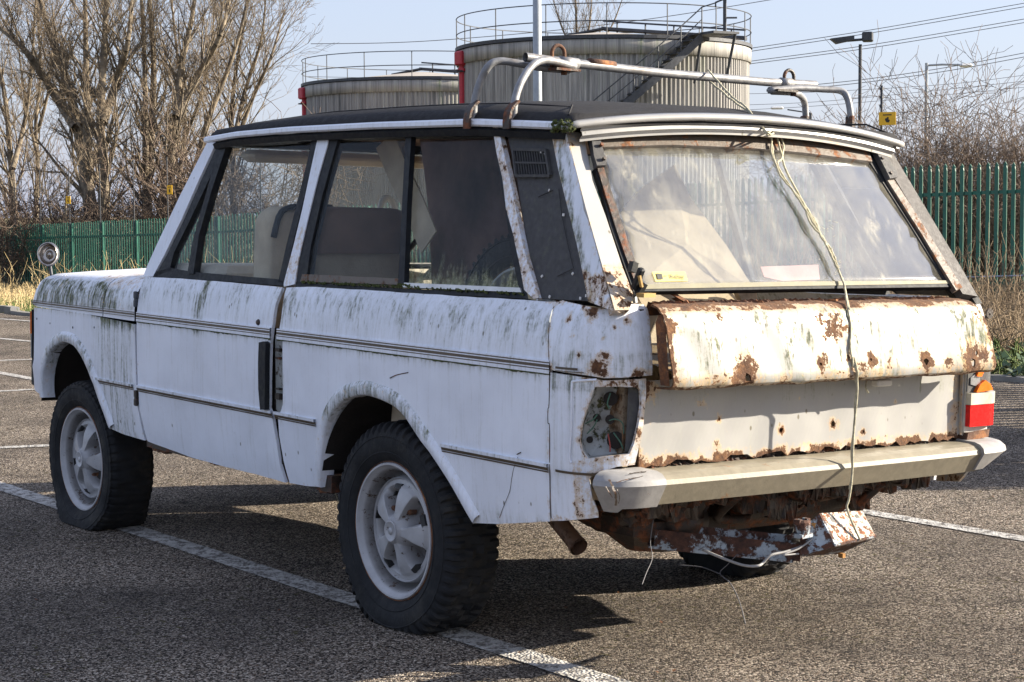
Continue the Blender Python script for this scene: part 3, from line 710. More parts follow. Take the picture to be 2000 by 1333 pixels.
# gutters
for mi in (False,True):
    b=MB(); rows=[]
    for y in np.linspace(-.775,1.56,44):
        g=gz(y); rows.append([(-.750,y,g+.008),(-.757,y,g+.003),(-.758,y,g-.010),(-.750,y,g-.016),(-.735,y,g-.016),(-.735,y,g+.010)])
    b.grid(rows,True,True); n=len(b.V)
    b.out('gutter','paint',car,False,True,mi,{'rust':[.22 if v[2]<gz(v[1])-.01 else -.1 for v in b.V],'moss':[.5 if v[1]<-.70 else .12 for v in b.V]})
    b=MB(); rows=[]
    for y in np.linspace(-.75,1.5,44):
        g=gz(y); rows.append([(-.738,y,g-.019),(-.748,y,g-.026),(-.738,y,g-.045),(-.72,y,g-.045),(-.72,y,g-.019)])
    b.grid(rows,True,True); b.out('gutter_underside','black',car,False,True,mi)
def rear_y(x): return -.795-.055*(1-(x/.75)**2)
def rear_g(x): return .052*(1-(abs(x)/.75)**2.2)+1.651
b=MB(); rows=[]
for x in np.linspace(-.755,.738,40):
    y=rear_y(x); z=rear_g(x); rows.append([(x,y-.006,z+.006),(x,y-.012,z+.002),(x,y-.013,z-.008),(x,y-.008,z-.012),(x,y+.01,z-.014),(x,y+.01,z+.012)])
b.grid(rows,True,True); b.out('rear_gutter','paint_sunlit',car,True,True,attrs={'rust':[-.05]*len(b.V),'moss':[.05]*len(b.V)})
# moss cushion at the corner
b=MB(); rng=random.Random(5)
for k in range(60):
    c=(-.752+rng.uniform(-.012,.012),-.775+rng.uniform(-.05,.05),gz(-.77)+rng.uniform(-.02,.012)); b.box(c,(.008,.008,.008),rng.random(),rng.random(),rng.random())
b.out('moss_cushion','mossy',car,False,True)
# header panel between gutter and upper tailgate
b=MB(); rows=[]
for x in np.linspace(-.70,.695,40):
    y=rear_y(x); z=rear_g(x)
    d=.5+.5*math.tanh((x-.02)/.03)    # the lower lip is straight on the left and steps on the right
    rows.append([(x,y+.004,z-.010),(x,y+.010,z-.024),(x,y+.002,z-.027),(x,y-.001,z-.038+.002*d),(x,y+.006,z-.041),(x,y+.012,z-.048),(x,y+.012,z-.056)])
b.grid(rows); b.out('header_panel','paint_sunlit',car,False,True,attrs={'rust':[.32 if abs(v[2]-rear_g(v[0])+.058)<.004 or (.28<v[0]<.40) else -.1 for v in b.V],'moss':[.05]*len(b.V)})
# --- pillars
def gquad(pts,g=(1,1.4),**k): return panel(GREEN,[to_st(GREEN,pts,g)],**k)
apv=gquad([(281,541),(300,541),(322,500),(356,430),(391,350),(424,279),(421,270),(412,268),(398,295),(352,385),(308,478),(290,518)],(1.95,1.1),h=.03,th=.05,off=.004)
for mi in (False,True):
    b=MB(); b.add(apv[0],apv[1]); b.out('a_pillar','paint',car,False,True,mi,apv[2])
bp=gquad([(624,262),(646,259),(641,285),(622,350),(600,440),(584,510),(577,556),(556,561),(556,553),(575,480),(592,410),(608,335)],(.7,1.6),h=.02,th=.05,off=.004,rf=lambda s,z,d:.38 if z<1.33 else .05,mf=lambda s,z,d:.1)
for mi in (False,True):
    b=MB(); b.add(bp[0],bp[1]); b.out('b_pillar','paint',car,False,True,mi,bp[2])
# D pillar: side face and rear face meeting at the corner edge
PILR=lambda x,z:(x,-.739-(1.635-z)*.697,z)
dside=[(-.775,1.632),(-.70,1.632),(-.74,1.55),(-.80,1.45),(-.86,1.30),(-.93,1.20),(-1.00,1.12),(-1.105,1.115),(-1.07,1.16),(-.94,1.40)]
def drust(s,z,d): return (.62 if z<1.22 else .45 if z>1.58 else .30 if d<.012 else -.1)
for mi in (False,True):
    V,F,A=panel(GREEN,[[(-.742,1.637),(-.672,1.637)]+to_st(GREEN,[(1083,290),(1093,340),(1108,400),(1128,480),(1150,590)],(-.7,1.6))+[(-1.104,1.108)]],h=.02,th=.03,off=.002,rf=drust,mf=lambda s,z,d:.75 if (d<.03 and s>-1.09+(z-1.11)*.55+.06) else .15)
    b=MB(); b.add(V,F); dp=b.out('d_pillar','paint' if not mi else 'black',car,False,True,mi,A)
    V,F,A=panel(PILR,[[(-.716,1.637)]+[inv(PILR,*p_,g=(-.65,1.4)) for p_ in ((1138,262),(1156,355),(1182,425),(1215,525),(1236,578))]+[(-.76,1.108),(-.815,1.108),(-.765,1.40)]],h=.02,th=.03,off=.004,sgn=1.,rf=lambda s,z,d:(.6 if z<1.24 else .42 if z>1.57 else .28 if d<.009 else -.15),mf=lambda s,z,d:.1)
    if not mi:
        b=MB(); b.add(V,F); b.out('pillar_rear_face','paint_sunlit',dp,False,True,mi,A)
b=MB()   # black vinyl covered cover still fitted on the right
V,F,A=panel(PILR,[to_st(PILR,[(1711,292),(1737,293),(1880,533),(1907,581),(1878,576),(1832,500),(1770,392)],(.7,1.5))],h=.03,th=.03,off=.006,sgn=1.); b.add(V,F); b.out('pillar_cover',simple('grey_vinyl_cover',(.085,.08,.077),.7,var=.15,sc=30,bmp=.5,bs=260),car,False,True)
# vent panel
ventp=[(985,250),(1078,257),(1084,290),(1094,340),(1109,400),(1129,480),(1151,588),(1050,583),(1040,540),(1022,440),(1008,350),(995,290)]
V,F,A=gquad(ventp,(-.6,1.6),h=.04,th=.02,off=-.006)
slot=to_st(GREEN,[(1004,292),(1068,294),(1076,344),(1010,344)],(-.5,1.5))
for mi in (False,True):
    V,F,A=panel(GREEN,[to_st(GREEN,ventp,(-.6,1.6)),slot],h=.03,th=.012,off=-.004); b=MB(); b.add(V,F); vp=b.out('vent_panel','vent',car,False,True,mi)
    b=MB(); n=13
    fr=[np.array(GREEN(*q)) for q in slot]
    for i in range(n):
        t=(i+.5)/n; a=fr[0]+(fr[1]-fr[0])*t; c=fr[3]+(fr[2]-fr[3])*t; b.ribbon([a,c],.003,.012,(1,0,0))
    m1=(fr[0]+fr[3])/2; m2=(fr[1]+fr[2])/2; b.ribbon([m1,m2],.006,.014,(1,0,0))
    for i in range(4): b.ribbon([fr[i],fr[(i+1)%4]],.009,.016,(1,0,0))
    b.out('vent_grille','vent',vp,False,True,mi)
    b=MB(); b.add([q+np.array((.02,0,0)) for q in fr],[(0,1,2,3)]); b.out('grille_backing','ink',vp,False,True,mi)
b=MB()
for P in ([(1046,350),(1050,346)],[(1092,370),(1098,420),(1110,480),(1121,525),(1090,540)],[(1052,385),(1080,372)]):
    b.tube([np.array(GREEN(*inv(GREEN,*p,g=(-.7,1.4))))-np.array((.0015,0,0)) for p in P],.0016,4)
b.out('panel_crease','ink',vp,False,True)
b=MB(); rng=random.Random(9)
for (x,y) in ((1058,297),(1066,300),(1074,372),(1102,420),(1015,418),(1051,586),(1075,580),(1135,583),(1146,578),(1060,540),(1120,535)):
    c=np.array(GREEN(*inv(GREEN,x,y,g=(-.7,1.4))))-np.array((.003,0,0)); b.box(c,(.003,.006*rng.uniform(.6,1.4),.008),rx=rng.random())
b.out('paint_flake','white',vp,False,True)
# torn white window surround between the side glass and the vent panel
tp=[(968,250),(978,249),(984,272),(996,330),(1008,385),(1019,440),(1030,490),(1044,540),(1056,583),(1047,585),(1030,568),(1022,520),(1008,460),(992,410),(986,350),(975,300)]
V,F,A=gquad(tp,(-.38,1.6),h=.012,th=.02,off=.010,rf=lambda s,z,d:.45,mf=lambda s,z,d:.15,wob=.002)
b=MB(); b.add(V,F); b.out('torn_window_surround','paint',car,False,True,False,A); b.out('window_surround','black',car,False,True,True,A)
# --- window frames, seals and glass
def frame(name,mat,polys,off=.0,th=.03,g=(1,1.4),parent=None,h=.05,par2=None):
    rs=[]
    for mi in (False,True):
        b=MB()
        for p in polys: V,F,A=gquad(p,g,h=h,th=th,off=off); b.add(V,F)
        rs.append(b.out(name,mat,(parent if not mi else par2) or car,False,True,mi))
    return rs
frame('door_window_frame','black',[
 [(303,541),(326,500),(360,430),(395,350),(428,279),(440,285),(412,345),(372,430),(341,493),(333,522),(336,528)],
 [(426,272),(622,258),(618,274),(440,287),(430,285)],
 [(612,262),(626,260),(610,325),(590,405),(572,480),(556,553),(544,552),(560,480),(580,400),(600,320)],
 [(300,532),(334,524),(380,532),(546,546),(556,552),(555,559),(440,550),(300,541)]],.002,parent=DL,par2=DR_)
frame('quarterlight_bar','black',[[(432,284),(446,284),(416,375),(392,460),(381,536),(369,536),(380,470),(404,385)]],.008,.03,parent=DL,par2=DR_)
glf=frame('door_glass','glass',[[(330,526),(545,549),(560,480),(600,320),(615,270),(438,283),(372,430),(340,493)]],-.010,.004,parent=DL,par2=DR_,h=.08)
frame('side_window_frame','black',[
 [(646,262),(664,262),(655,290),(630,380),(607,480),(598,550),(578,556),(584,510),(600,440),(622,350)],
 [(642,256),(972,243),(976,268),(800,268),(655,273),(640,270)],
 [(578,551),(785,564),(1030,574),(1032,584),(785,572),(577,561)],
 [(962,262),(974,262),(986,350),(1000,440),(1020,530),(1030,575),(1016,574),(1000,500),(985,400)]],.0)
frame('window_divider','black',[[(795,266),(806,266),(798,400),(792,555),(780,556),(788,400)]],.006,.02)
frame('sliding_window','glass',[[(600,553),(788,560),(800,268),(655,270),(630,380),(607,480)]],-.006,.004,h=.08)
V,F,A=gquad([(786,562),(1022,573),(1003,500),(985,400),(968,262),(798,266)],(-.2,1.3),h=.03,th=.004,off=-.014,mf=lambda s,z,d:.85*max(0,1-(z-1.13)/.22)+.1)
b=MB(); b.add(V,F)
for mi in (False,True): b.out('rear_side_window','glass',car,False,True,mi,A)
frame('window_sill','rustrail',[[(592,536),(783,545),(783,557),(588,551)]],.004,.02)
frame('silver_sill','silver',[[(790,553),(1018,563),(1021,572),(788,562)]],.006,.02)
b=MB(); rng=random.Random(2)
for (x0,y0,x1,y1,n) in ((590,552,790,561,90),(790,561,1025,575,50),(780,556,805,560,25)):
    for k in range(n):
        t=rng.random(); c=np.array(GREEN(*inv(GREEN,x0+(x1-x0)*t,y0+(y1-y0)*t+rng.uniform(-2,1),g=(0,1.12))))-np.array((.004,0,0)); b.box(c,(.006,.010,.005),rng.random(),rng.random())
b.out('sill_moss','mossy',car,False,True)
# windscreen and front header
b=MB(); b.add([(-.80,1.93,1.11),(.80,1.93,1.11),(.70,1.43,1.655),(-.70,1.43,1.655)],[(0,1,2,3)]); b.add([(-.80,1.925,1.105),(.80,1.925,1.105),(.70,1.425,1.65),(-.70,1.425,1.65)],[(3,2,1,0)]); b.out('windscreen','cglass',car,False,True)
b=MB(); b.box((0,1.46,1.66),(1.45,.14,.05),bev=.01); b.out('front_header','black',car,False,True)
exec_rear=True
# ================================================================ REAR OF THE CAR
def at(px,py,Y,g=(0,1)):   # body-space point seen at a photo position on the plane y=Y
    x,z=inv(lambda x,z:(x,Y,z),px,py,g=g); return np.array((x,Y,z))
def rq(pts,g=(0,1.4),**k):
    k.setdefault('sgn',1.); return panel(REARG,[to_st(REARG,pts,g)],**k)
gl=[(1170,290),(1310,286),(1460,292),(1560,300),(1697,318),(1772,434),(1852,558),(1553,562),(1253,568),(1212,430)]
def gm(s,t,d):
    return .30*nz(s,t,1.7)+.35*math.exp(-((s+.55-(1.55-t)*.0)/.05)**2)*(1 if t>1.35 else 0)+(.25 if t<1.2 else 0)
V,F,A=rq(gl,h=.04,th=.005,off=.0,mf=gm); b=MB(); b.add(V,F); rw=b.out('rear_window','rglass',car,True,True,attrs=A)
def part(name,mat,parent,polys,off,th,h=.04,rf=None,mf=None,S=REARG,g=(0,1.4),sgn=1.,wob=0.):
    if S is not REARG: h=min(h,.012)
    b=MB(); R=[];Mo=[]
    for p in polys:
        V,F,A=panel(S,[to_st(S,p,g)],h=h,th=th,off=off,sgn=sgn,rf=rf,mf=mf,wob=wob); b.add(V,F); R+=A['rust']; Mo+=A['moss']
    return b.out(name,mat,parent,False,True,attrs={'rust':R,'moss':Mo})
part('top_rail','rustrail',rw,[[(1158,264),(1285,260),(1410,265),(1560,276),(1694,303),(1699,320),(1560,302),(1460,293.5),(1310,287.5),(1168,292)]],.012,.02)
part('side_frame','rustd',rw,[[(1162,325),(1173,322),(1212,440),(1257,570),(1244,575),(1200,450)]],.010,.02)
part('side_frame','rustrail',rw,[[(1728,357),(1741,356),(1800,447),(1874,566),(1862,572),(1795,462)]],.014,.02)
part('rubber_seal','black',rw,[[(1150,262),(1160,264),(1171,292),(1176,330),(1160,330),(1200,450),(1246,575),(1238,577),(1190,440)],[(1694,303),(1704,303),(1735,357),(1800,460),(1866,570),(1851,560),(1772,434),(1697,318)],[(1253,566),(1553,560),(1852,556),(1852,562),(1553,566),(1253,571)]],.004,.02)
part('lower_edge','cream',rw,[[(1252,558),(1553,552),(1849,550),(1852,556),(1553,561),(1254,567)]],.006,.006)
part('hinge_strap','vent',rw,[[(1146,252),(1160,256),(1178,323),(1178,331),(1160,332),(1154,312)]],.022,.02)
part('hinge_strap','vent',rw,[[(1693,288),(1706,286),(1742,346),(1742,355),(1728,357)]],.026,.02)
b=MB()
for x,y in ((1164,291),(1169,318),(1712,316),(1729,345),(1700,292)):
    c=np.array(REARG(*inv(REARG,x,y,g=(0,1.5))))+np.array((0,-.024,.01)); b.tube([c,c+np.array((0,-.006,.004))],.006,8)
b.out('hinge_bolt','rustd',rw,False,True)
part('pink_sticker',simple('faded_pink',(.5,.33,.32),.8),rw,[[(1487,520),(1600,516),(1603,545),(1530,548),(1494,540)]],-.004,.002)
# sticker with lettering
st4=[inv(REARG,*p,g=(-.6,1.2)) for p in ((1272,533),(1336,532),(1342,551),(1279,552))]
b=MB(); V,F,A=panel(REARG,[st4],h=.05,th=.002,off=.004,sgn=1.); b.add(V,F); stk=b.out('yellow_sticker',simple('faded_yellow',(.58,.50,.16),.6,var=.1),rw,False,True)
def sfn(u,v,o=.0065):
    a=np.array(st4[3]); e1=np.array(st4[2])-a; e2=np.array(st4[0])-a; q=a+e1*u+e2*v; x,y,z=REARG(*q); return BT((x,y-o*.8,z+o*.6))
mesh('sticker_badge',[sfn(*q) for q in ((.08,.2),(.24,.2),(.26,.75),(.10,.8))],[(0,1,2,3)],'ink',stk)
text_mesh('AA',1,lambda x,y:sfn(.30+x*.07,.45+y*.25),'ink','sticker_text',stk)
text_mesh('Relay',1,lambda x,y:sfn(.47+x*.205,.25+y*.62),'ink','sticker_text',stk)
# latch debris in the lower left corner
b=MB(); c=at(1246,545,-1.10); b.box(c,(.02,.02,.07),rx=.5,bev=.004); b.box(c+(.012,0,-.03),(.015,.02,.04),rx=.3,ry=.4); b.box(at(1236,522,-1.08),(.02,.02,.03),ry=.3); b.out('window_latch','black',rw,False,True)
b=MB(); b.box(at(1251,550,-1.115),(.006,.01,.035),ry=-.3); b.box(at(1262,577,-1.12),(.05,.03,.012),rz=.1); b.out('latch_spring',simple('brassy_rust',(.42,.26,.08),.7),rw,False,True)
# --- lower tailgate
TP=[(-1.10,1.118),(-1.125,1.122),(-1.16,1.116),(-1.183,1.098),(-1.198,1.062),(-1.210,1.0),(-1.221,.94),(-1.226,.908),(-1.220,.894),(-1.195,.887),(-1.12,.884)]
TL=[0]
for i in range(1,len(TP)): TL.append(TL[-1]+math.hypot(TP[i][0]-TP[i-1][0],TP[i][1]-TP[i-1][1]))
TT=TL[-1]
def TG(x,t):
    y=float(np.interp(t,TL,[p[0] for p in TP])); z=float(np.interp(t,TL,[p[1] for p in TP])); k=max(0,min(1,(t-.03)/.3))
    return (x,y-.012*(1-(x/.75)**2)*k,z)
tspots=[(1305,640,.03,1.),(1307,700,.02,.8),(1350,640,.012,.6),(1455,725,.032,1.25),(1625,642,.055,.95),(1600,628,.03,.8),(1650,640,.03,.8),(1605,705,.016,1.),(1655,700,.014,1.),(1680,716,.016,1.),(1700,708,.020,1.2),(1732,713,.014,1.),(1807,705,.024,1.25),(1735,698,.01,.9),(1852,708,.022,1.),(1895,705,.045,1.15),(1920,695,.03,1.1),(1400,622,.03,.7),(1440,745,.05,.9),(1530,742,.03,.7),(1580,745,.04,.8),(1850,740,.03,.7),(1930,640,.02,.9),(1905,620,.025,.9),(1500,700,.006,.9),(1520,665,.006,.9),(1560,690,.006,.8),(1470,690,.01,.8)]
tsp=[(*inv(TG,x,y,g=(0,.15)),r*.95,k*.95) for x,y,r,k in tspots]
def trust(s,t,d):
    v=-.02+.25*max(0,1-abs(t-.31)/.05)
    if t<.060: v=1.05
    elif t<.085: v=.70+.2*math.sin(s*19)
    if d<.014: v=max(v,.85)
    elif d<.035 : v=max(v,.48)
    if t>TT-.14 and t<TT-.06: v=max(v,.36+.22*math.sin(s*11+1))
    if t>TT-.10: v=max(v,.75)
    for a,b_,r,k in tsp:
        q=math.hypot(s-a,t-b_)/r
        if q<2: v=max(v,k*1.15-.5*q)
    return v
def tmoss(s,t,d): return .42+.25*nz(s,t,2)+(.22*max(0,min(1,(s-.5)/.1)) if t>.1 else 0)+.12*math.exp(-((s-.02)/.1)**2)
def hole(S,px,py,r,g,n=9,asp=1.):
    a,b_=inv(S,px,py,g=g); rg=random.Random(int(px)); return [(a+r*rg.uniform(.6,1.2)*math.cos(t)*asp,b_+r*rg.uniform(.6,1.2)*math.sin(t)) for t in np.linspace(0,2*math.pi,n+1)[:-1]]
x_l=lambda t: -.700+.02*t/TT
outl=[(-.672,0.0),(-.69,.03),(-.700,.08),(-.697,.2),(-.690,.30),(-.682,TT-.075),(-.678,TT-.02),(.70,TT-.02),(.728,TT-.07),(.742,TT-.10),(.744,.27),(.735,.20),(.715,.13),(.69,.075),(.67,.04),(.655,0.0)]
hol=[hole(TG,1461,738,.014,(-.2,.3)),hole(TG,1807,707,.012,(.5,.3)),hole(TG,1898,708,.016,(.68,.3)),hole(TG,1905,690,.008,(.68,.3)),hole(TG,1601,712,.005,(0,.3)),hole(TG,1698,703,.005,(0,.3))]
V,F,A=panel(TG,[outl]+hol,h=.013,th=.006,off=0.,sgn=1.,rf=trust,mf=tmoss,wob=.0015)
# orientation guard
b=MB(); b.add(V,F); tg=b.out('tailgate','paint_sunlit',car,False,True,attrs=A); tg.data.shade_smooth()
try: tg.data.set_sharp_from_angle(angle=math.radians(38))
except Exception: pass
b=MB(); rg=random.Random(11); rows=[]
for x in np.linspace(-.668,.64,330):
    q=rg.uniform(-1,1); u=rg.uniform(-1,1); rows.append([(x,-1.135+.004*u,1.117+.003*q),(x,-1.12+.006*q,1.126+.006*u),(x,-1.10,1.130+.007*q),(x,-1.085+.005*u,1.127+.006*rg.uniform(-1,1)),(x,-1.075,1.113+.008*q),(x,-1.078,1.09)])
b.grid(rows)
b.out('rusted_flange','rust',tg,False,True)
b=MB(); 
e0=[at(x,y,-1.19) for x,y in ((1303,617),(1300,632),(1304,700),(1308,755))]; e1=[p+np.array((-.008*k,.035,0)) for p,k in zip(e0,(.3,1,.9,.5))]
b.grid([e0,[(p+q)/2+np.array((0,-.01,0)) for p,q in zip(e0,e1)],e1]); b.out('tailgate_end','rust',tg,True,True)
def LOWP(x,z): return (x,-1.095-.01*(1-(x/.75)**2),z)
lsp=[(*inv(LOWP,x,y,g=(0,.8)),r*.8,k*.9) for x,y,r,k in [(1372,785,.03,.75),(1405,820,.013,1.),(1525,840,.018,1.1),(1628,830,.022,1.1),(1686,843,.016,1.1),(1750,790,.012,.8),(1560,780,.02,.5),(1250,900,.03,1.),(1262,760,.04,1.),(1870,800,.03,.9),(1865,860,.05,1.),(1400,870,.02,.9)]]
def lrust(s,z,d):
    v=-.12
    if z<.662+.008*math.sin(s*31)+.006*math.sin(s*77): v=1.1
    elif z<.685: v=.34
    if abs(s)>.685: v=max(v,.5)
    if z>.86: v=max(v,.35)
    for a,b_,r,k in lsp:
        q=math.hypot(s-a,z-b_)/r
        if q<2: v=max(v,k*1.15-.5*q)
    return v
rg=random.Random(4); bot=[(x,.652+rg.uniform(-.010,.012)) for x in np.linspace(-.70,.72,60)]
V,F,A=panel(LOWP,[bot+[(.735,.70),(.755,.87),(.755,.90),(-.69,.90)],hole(LOWP,1525,840,.009,(-.1,.75)),hole(LOWP,1628,828,.010,(.1,.75)),hole(LOWP,1686,843,.006,(.2,.7)),hole(LOWP,1405,820,.004,(.2,.7))],h=.018,th=.006,sgn=1.,rf=lrust,mf=lambda s,z,d:.12+.3*(z>.82),wob=.0012)
b=MB(); b.add(V,F); lp=b.out('plate_recess','paint_sunlit',tg,False,True,attrs=A)
b=MB(); b.box(at(1722,748,-1.155),(.075,.03,.022),rz=.05,bev=.004); b.out('number_plate_lamp',simple('dull_white',(.55,.53,.48),.5),tg,False,True)
b=MB(); b.tube(smoothpath([at(1693,745,-1.16),at(1691,757,-1.18),at(1696,768,-1.18)],4),.003,5); b.out('loose_wire','rope',tg,False,True)
# dark surround / aperture round the tailgate
for x_ in (-.692,.752):
    b=MB(); b.box((x_,-1.06,.87),(.016,.05,.48)); b.out('tailgate_post','rustd',car,False,True)
b=MB(); b.box((-.74,-.95,.88),(.02,.26,.46)); b.out('quarter_inner',peel('dusty_inner',(.33,.26,.18),(.12,.08,.05),.5,.6,9),car,False,True)
b=MB(); b.box((.02,-1.00,.62),(1.44,.12,.03)); b.box((0,-1.03,.60),(1.40,.05,.07)); rg=random.Random(8); rows=[]
for x in np.linspace(-.69,.71,240):
    q=rg.uniform(-1,1); u=rg.uniform(-1,1); rows.append([(x,-1.06,.662+.003*q),(x,-1.085+.006*u,.652+.004*q),(x,-1.092+.010*q,.643+.004*u),(x,-1.07,.636)])
b.grid(rows)
b.out('rear_crossmember','rustd',car,False,True)
b=ragged([(x,-1.07,.545) for x in np.linspace(-.66,.62,170)],(0,.10),.06,9,.8,.02)
for y_,z_,sd_ in ((-1.0,.52,10),(-.9,.50,12),(-.8,.52,13)):
    q_=ragged([(x,y_,z_) for x in np.linspace(-.60,.50,110)],(0,.06),.07,sd_,.9,.03); b.add(q_.V,q_.F)
b.out('rotten_valance','rustd',car,False,True)
# pipes, brackets and hanging scraps under the tail
rg=random.Random(41)
for k in range(7):
    x0=-.55+k*.17; P_=[(x0,-.98+rg.uniform(-.04,.04),.52+rg.uniform(-.02,.01)),(x0+rg.uniform(-.05,.1),-.90,.46+rg.uniform(-.05,.02)),(x0+rg.uniform(.0,.22),-.80+rg.uniform(-.1,.1),.43+rg.uniform(-.04,.04)),(x0+rg.uniform(.05,.3),-.62,.47)]
    b=MB(); b.tube(smoothpath(P_,5),rg.choice((.007,.011,.016)),7); b.out('underbody_pipe',rg.choice(('rustd','exh')),car,True,True)
for k in range(9):
    x0=rg.uniform(-.55,.5); y0=rg.uniform(-1.03,-.85); b=MB(); q_=ragged([(x0+t,y0+.1*t,.50+rg.uniform(-.01,.01)) for t in np.linspace(0,rg.uniform(.08,.2),14)],(0,.03),rg.uniform(.04,.11),50+k,.7,.02); b.add(q_.V,q_.F); b.out('rusted_scrap',rg.choice(('rustd','exh')),car,False,True)
# --- rear bumper
BS=[(0.11,.642),(.032,.640),(.008,.634),(-.008,.622),(-.012,.608),(.028,.545),(.11,.542)]
def bsweep(path,k=1.,dz=0.,ex=0.,cap=True):
    """path=[(x,y,angle)] angle of the outward normal measured from -y towards -x; y grows forwards"""
    b=MB(); rows=[]
    for x,y,a in path:
        n=(-math.sin(a),-math.cos(a)); rows.append([(x-n[0]*(o*k)+n[0]*ex,y-n[1]*(o*k)+n[1]*ex,.5775+(z-.5775)*(1+ex*14)+dz) for o,z in BS])
    b.grid(rows,True,cap); return b
b=bsweep([(x,-1.19-.012*(1-(x/.7)**2),0) for x in np.linspace(-.70,.74,24)]); bmp=b.out('rear_bumper','bump',car,False,True)
def capath(s):
    P=[(-.695,-1.196,0),(-.74,-1.195,.05),(-.785,-1.190,.15),(-.82,-1.178,.35),(-.848,-1.160,.6),(-.866,-1.137,.9),(-.874,-1.11,1.15)]
    return P
for mi in (False,True):
    b=bsweep(capath(0),1.,0,.007)
    for i,v in enumerate(b.V):
        if v[0]<-.835 and v[2]<.55: b.V[i]=(v[0]+.02,v[1],v[2]-.012)
        if mi:
            x_,y_,z_=b.V[i]; q_=max(0,min(1,(.60-z_)/.07)); b.V[i]=(-.70+(x_+.70)*(1-.55*q_)-.025,y_,z_+.012*q_)
    o=b.out('bumper_end_cap','cap',bmp,True,True,mi); o.data.set_sharp_from_angle(angle=math.radians(35))
def capy(px,py):
    y=-1.2
    for _ in range(4):
        p=at(px,py,y,(-.75,.6)); o=float(np.interp(p[2],[.538,.606,.622,.634,.642],[-.036,.013,.009,-.006,-.03])); y=-1.197-.008-o
    return at(px,py,y-.002,(-.75,.6))
b=MB(); rg=random.Random(17)
for P,w_ in (([(1190,937),(1196,950),(1202,966),(1203,988)],.012),([(1203,944),(1216,939),(1240,934),(1262,930),(1281,929)],.007),([(1206,956),(1210,972),(1208,984)],.004),([(1183,950),(1190,962),(1196,972)],.005),([(1228,926),(1245,923),(1262,922)],.008)):
    Q=smoothpath([np.array((*p,0.)) for p in P],8); rows=[]
    for q in Q:
        c=capy(q[0],q[1]); u=rg.uniform(.3,1.); d_=np.array((.7,0,.7)) if abs(P[0][1]-P[-1][1])<20 else np.array((1.,0,0)); rows.append([c-d_*w_*.5*u,c+d_*w_*.5*rg.uniform(.3,1.)])
    b.grid(rows)
b.out('cap_rust','rustd',bmp,False,True)
# --- right tail lamp cluster
gR=(-1.2,.8)
def lamp(name,mat,parent,poly,off,th,h=.012):
    V,F,A=panel(SIDER,[poly],h=h,th=th,off=off,sgn=1.); b=MB(); b.add(V,F); return b.out(name,mat,parent,False,True,attrs=A)
R4=lambda z0,z1,a=-1.236,c=-1.082:[(a,z0),(c,z0),(c,z1),(a,z1)]
tl=lamp('tail_lamp',simple('lamp_base_white',(.5,.49,.45),.45),car,R4(.672,.888,-1.240,-1.078),.006,.03)
lamp('red_lens','red',tl,R4(.692,.765),.026,.03); lamp('reversing_lens',simple('cream_lens',(.5,.48,.40),.3),tl,R4(.767,.806),.028,.03)
lamp('broken_indicator','orange',tl,[(-1.205,.808),(-1.12,.812),(-1.135,.835),(-1.16,.848),(-1.185,.835)],.024,.015,.008); lamp('broken_indicator','orange',tl,[(-1.20,.862),(-1.175,.860),(-1.165,.874),(-1.19,.880)],.020,.01,.008)
lamp('reflector_bowl','lamp',tl,[(-1.225,.835),(-1.195,.828),(-1.175,.842),(-1.18,.860),(-1.205,.868),(-1.225,.858)],.014,.01,.008); lamp('lamp_interior','vent',tl,R4(.808,.882),.010,.01)
part('rotten_bracket',M['rust'],car,[[(1882,845),(1922,838),(1920,852),(1878,862)]],.02,.05,S=SIDER,g=(-1.2,.66))
b=MB(); b.lathe([(0,0),(.018,.0),(.018,.006),(0,.006)],16,'Y',at(1934,613,-1.0)); c=at(1934,613,-1.0); b.tube([c,c+np.array((-.03,.02,-.03))],.004,6); b.out('fuel_cap_flap','rustd',car,False,True)
# ================================================================ INTERIOR
b=MB(); rows=[]
for y in np.linspace(-.70,1.38,16):
    rows.append([(x,y,gz(y)-.045+.05*(1-(x/.72)**2)-.012*math.sin(y*5+x*3)) for x in np.linspace(-.70,.70,12)])
b.grid(rows); b.out('headlining','brown',car,True,True)
b=MB(); b.box((0,1.36,1.60),(1.36,.10,.05),bev=.02); b.out('sun_visor','beige',car,False,True)
def rseat(name,x,y,z0,z1,w,d,rc,rake,mat,parent=car):
    b=MB(); rows=[]; hw=w/2; n=8
    out=[(-hw,0)]
    hh=z1-z0
    prof=[(-hw,.0),(-hw,hh-rc)]+[(-hw+rc-rc*math.cos(t),hh-rc+rc*math.sin(t)) for t in np.linspace(.2,math.pi/2,n)]+[(hw-rc+rc*math.sin(t),hh-rc+rc*math.cos(t)) for t in np.linspace(0,math.pi/2-.2,n)]+[(hw,hh-rc),(hw,0)]
    for k,yy in ((.80,-d*.5),(.93,-d*.44),(1.,-d*.25),(1.,d*.2),(.93,d*.42),(.8,d*.5)):
        c=(0,hh*.5); rows.append([(x+px_*(1-(1-k)*.55),y+yy-rake*(pz/hh),z0+c[1]+(pz-c[1])*(1-(1-k)*.4)) for px_,pz in prof])
    b.grid(rows,False); m=len(prof)
    for r in (0,len(rows)-1): b.F.append(tuple(range(r*m,r*m+m)) if r else tuple(range(m-1,-1,-1)))
    return b.out(name,mat,parent,True,True)
sA=rseat('front_seat',-.515,.86,.70,1.36,.40,.15,.10,.06,'beige'); rseat('seat_top_roll',-.515,.80,1.22,1.40,.41,.19,.085,.02,'brown',sA)
b=MB(); b.box((-.5,1.05,.72),(.42,.5,.16),bev=.06); b.out('seat_cushion','beige',sA,True,True)
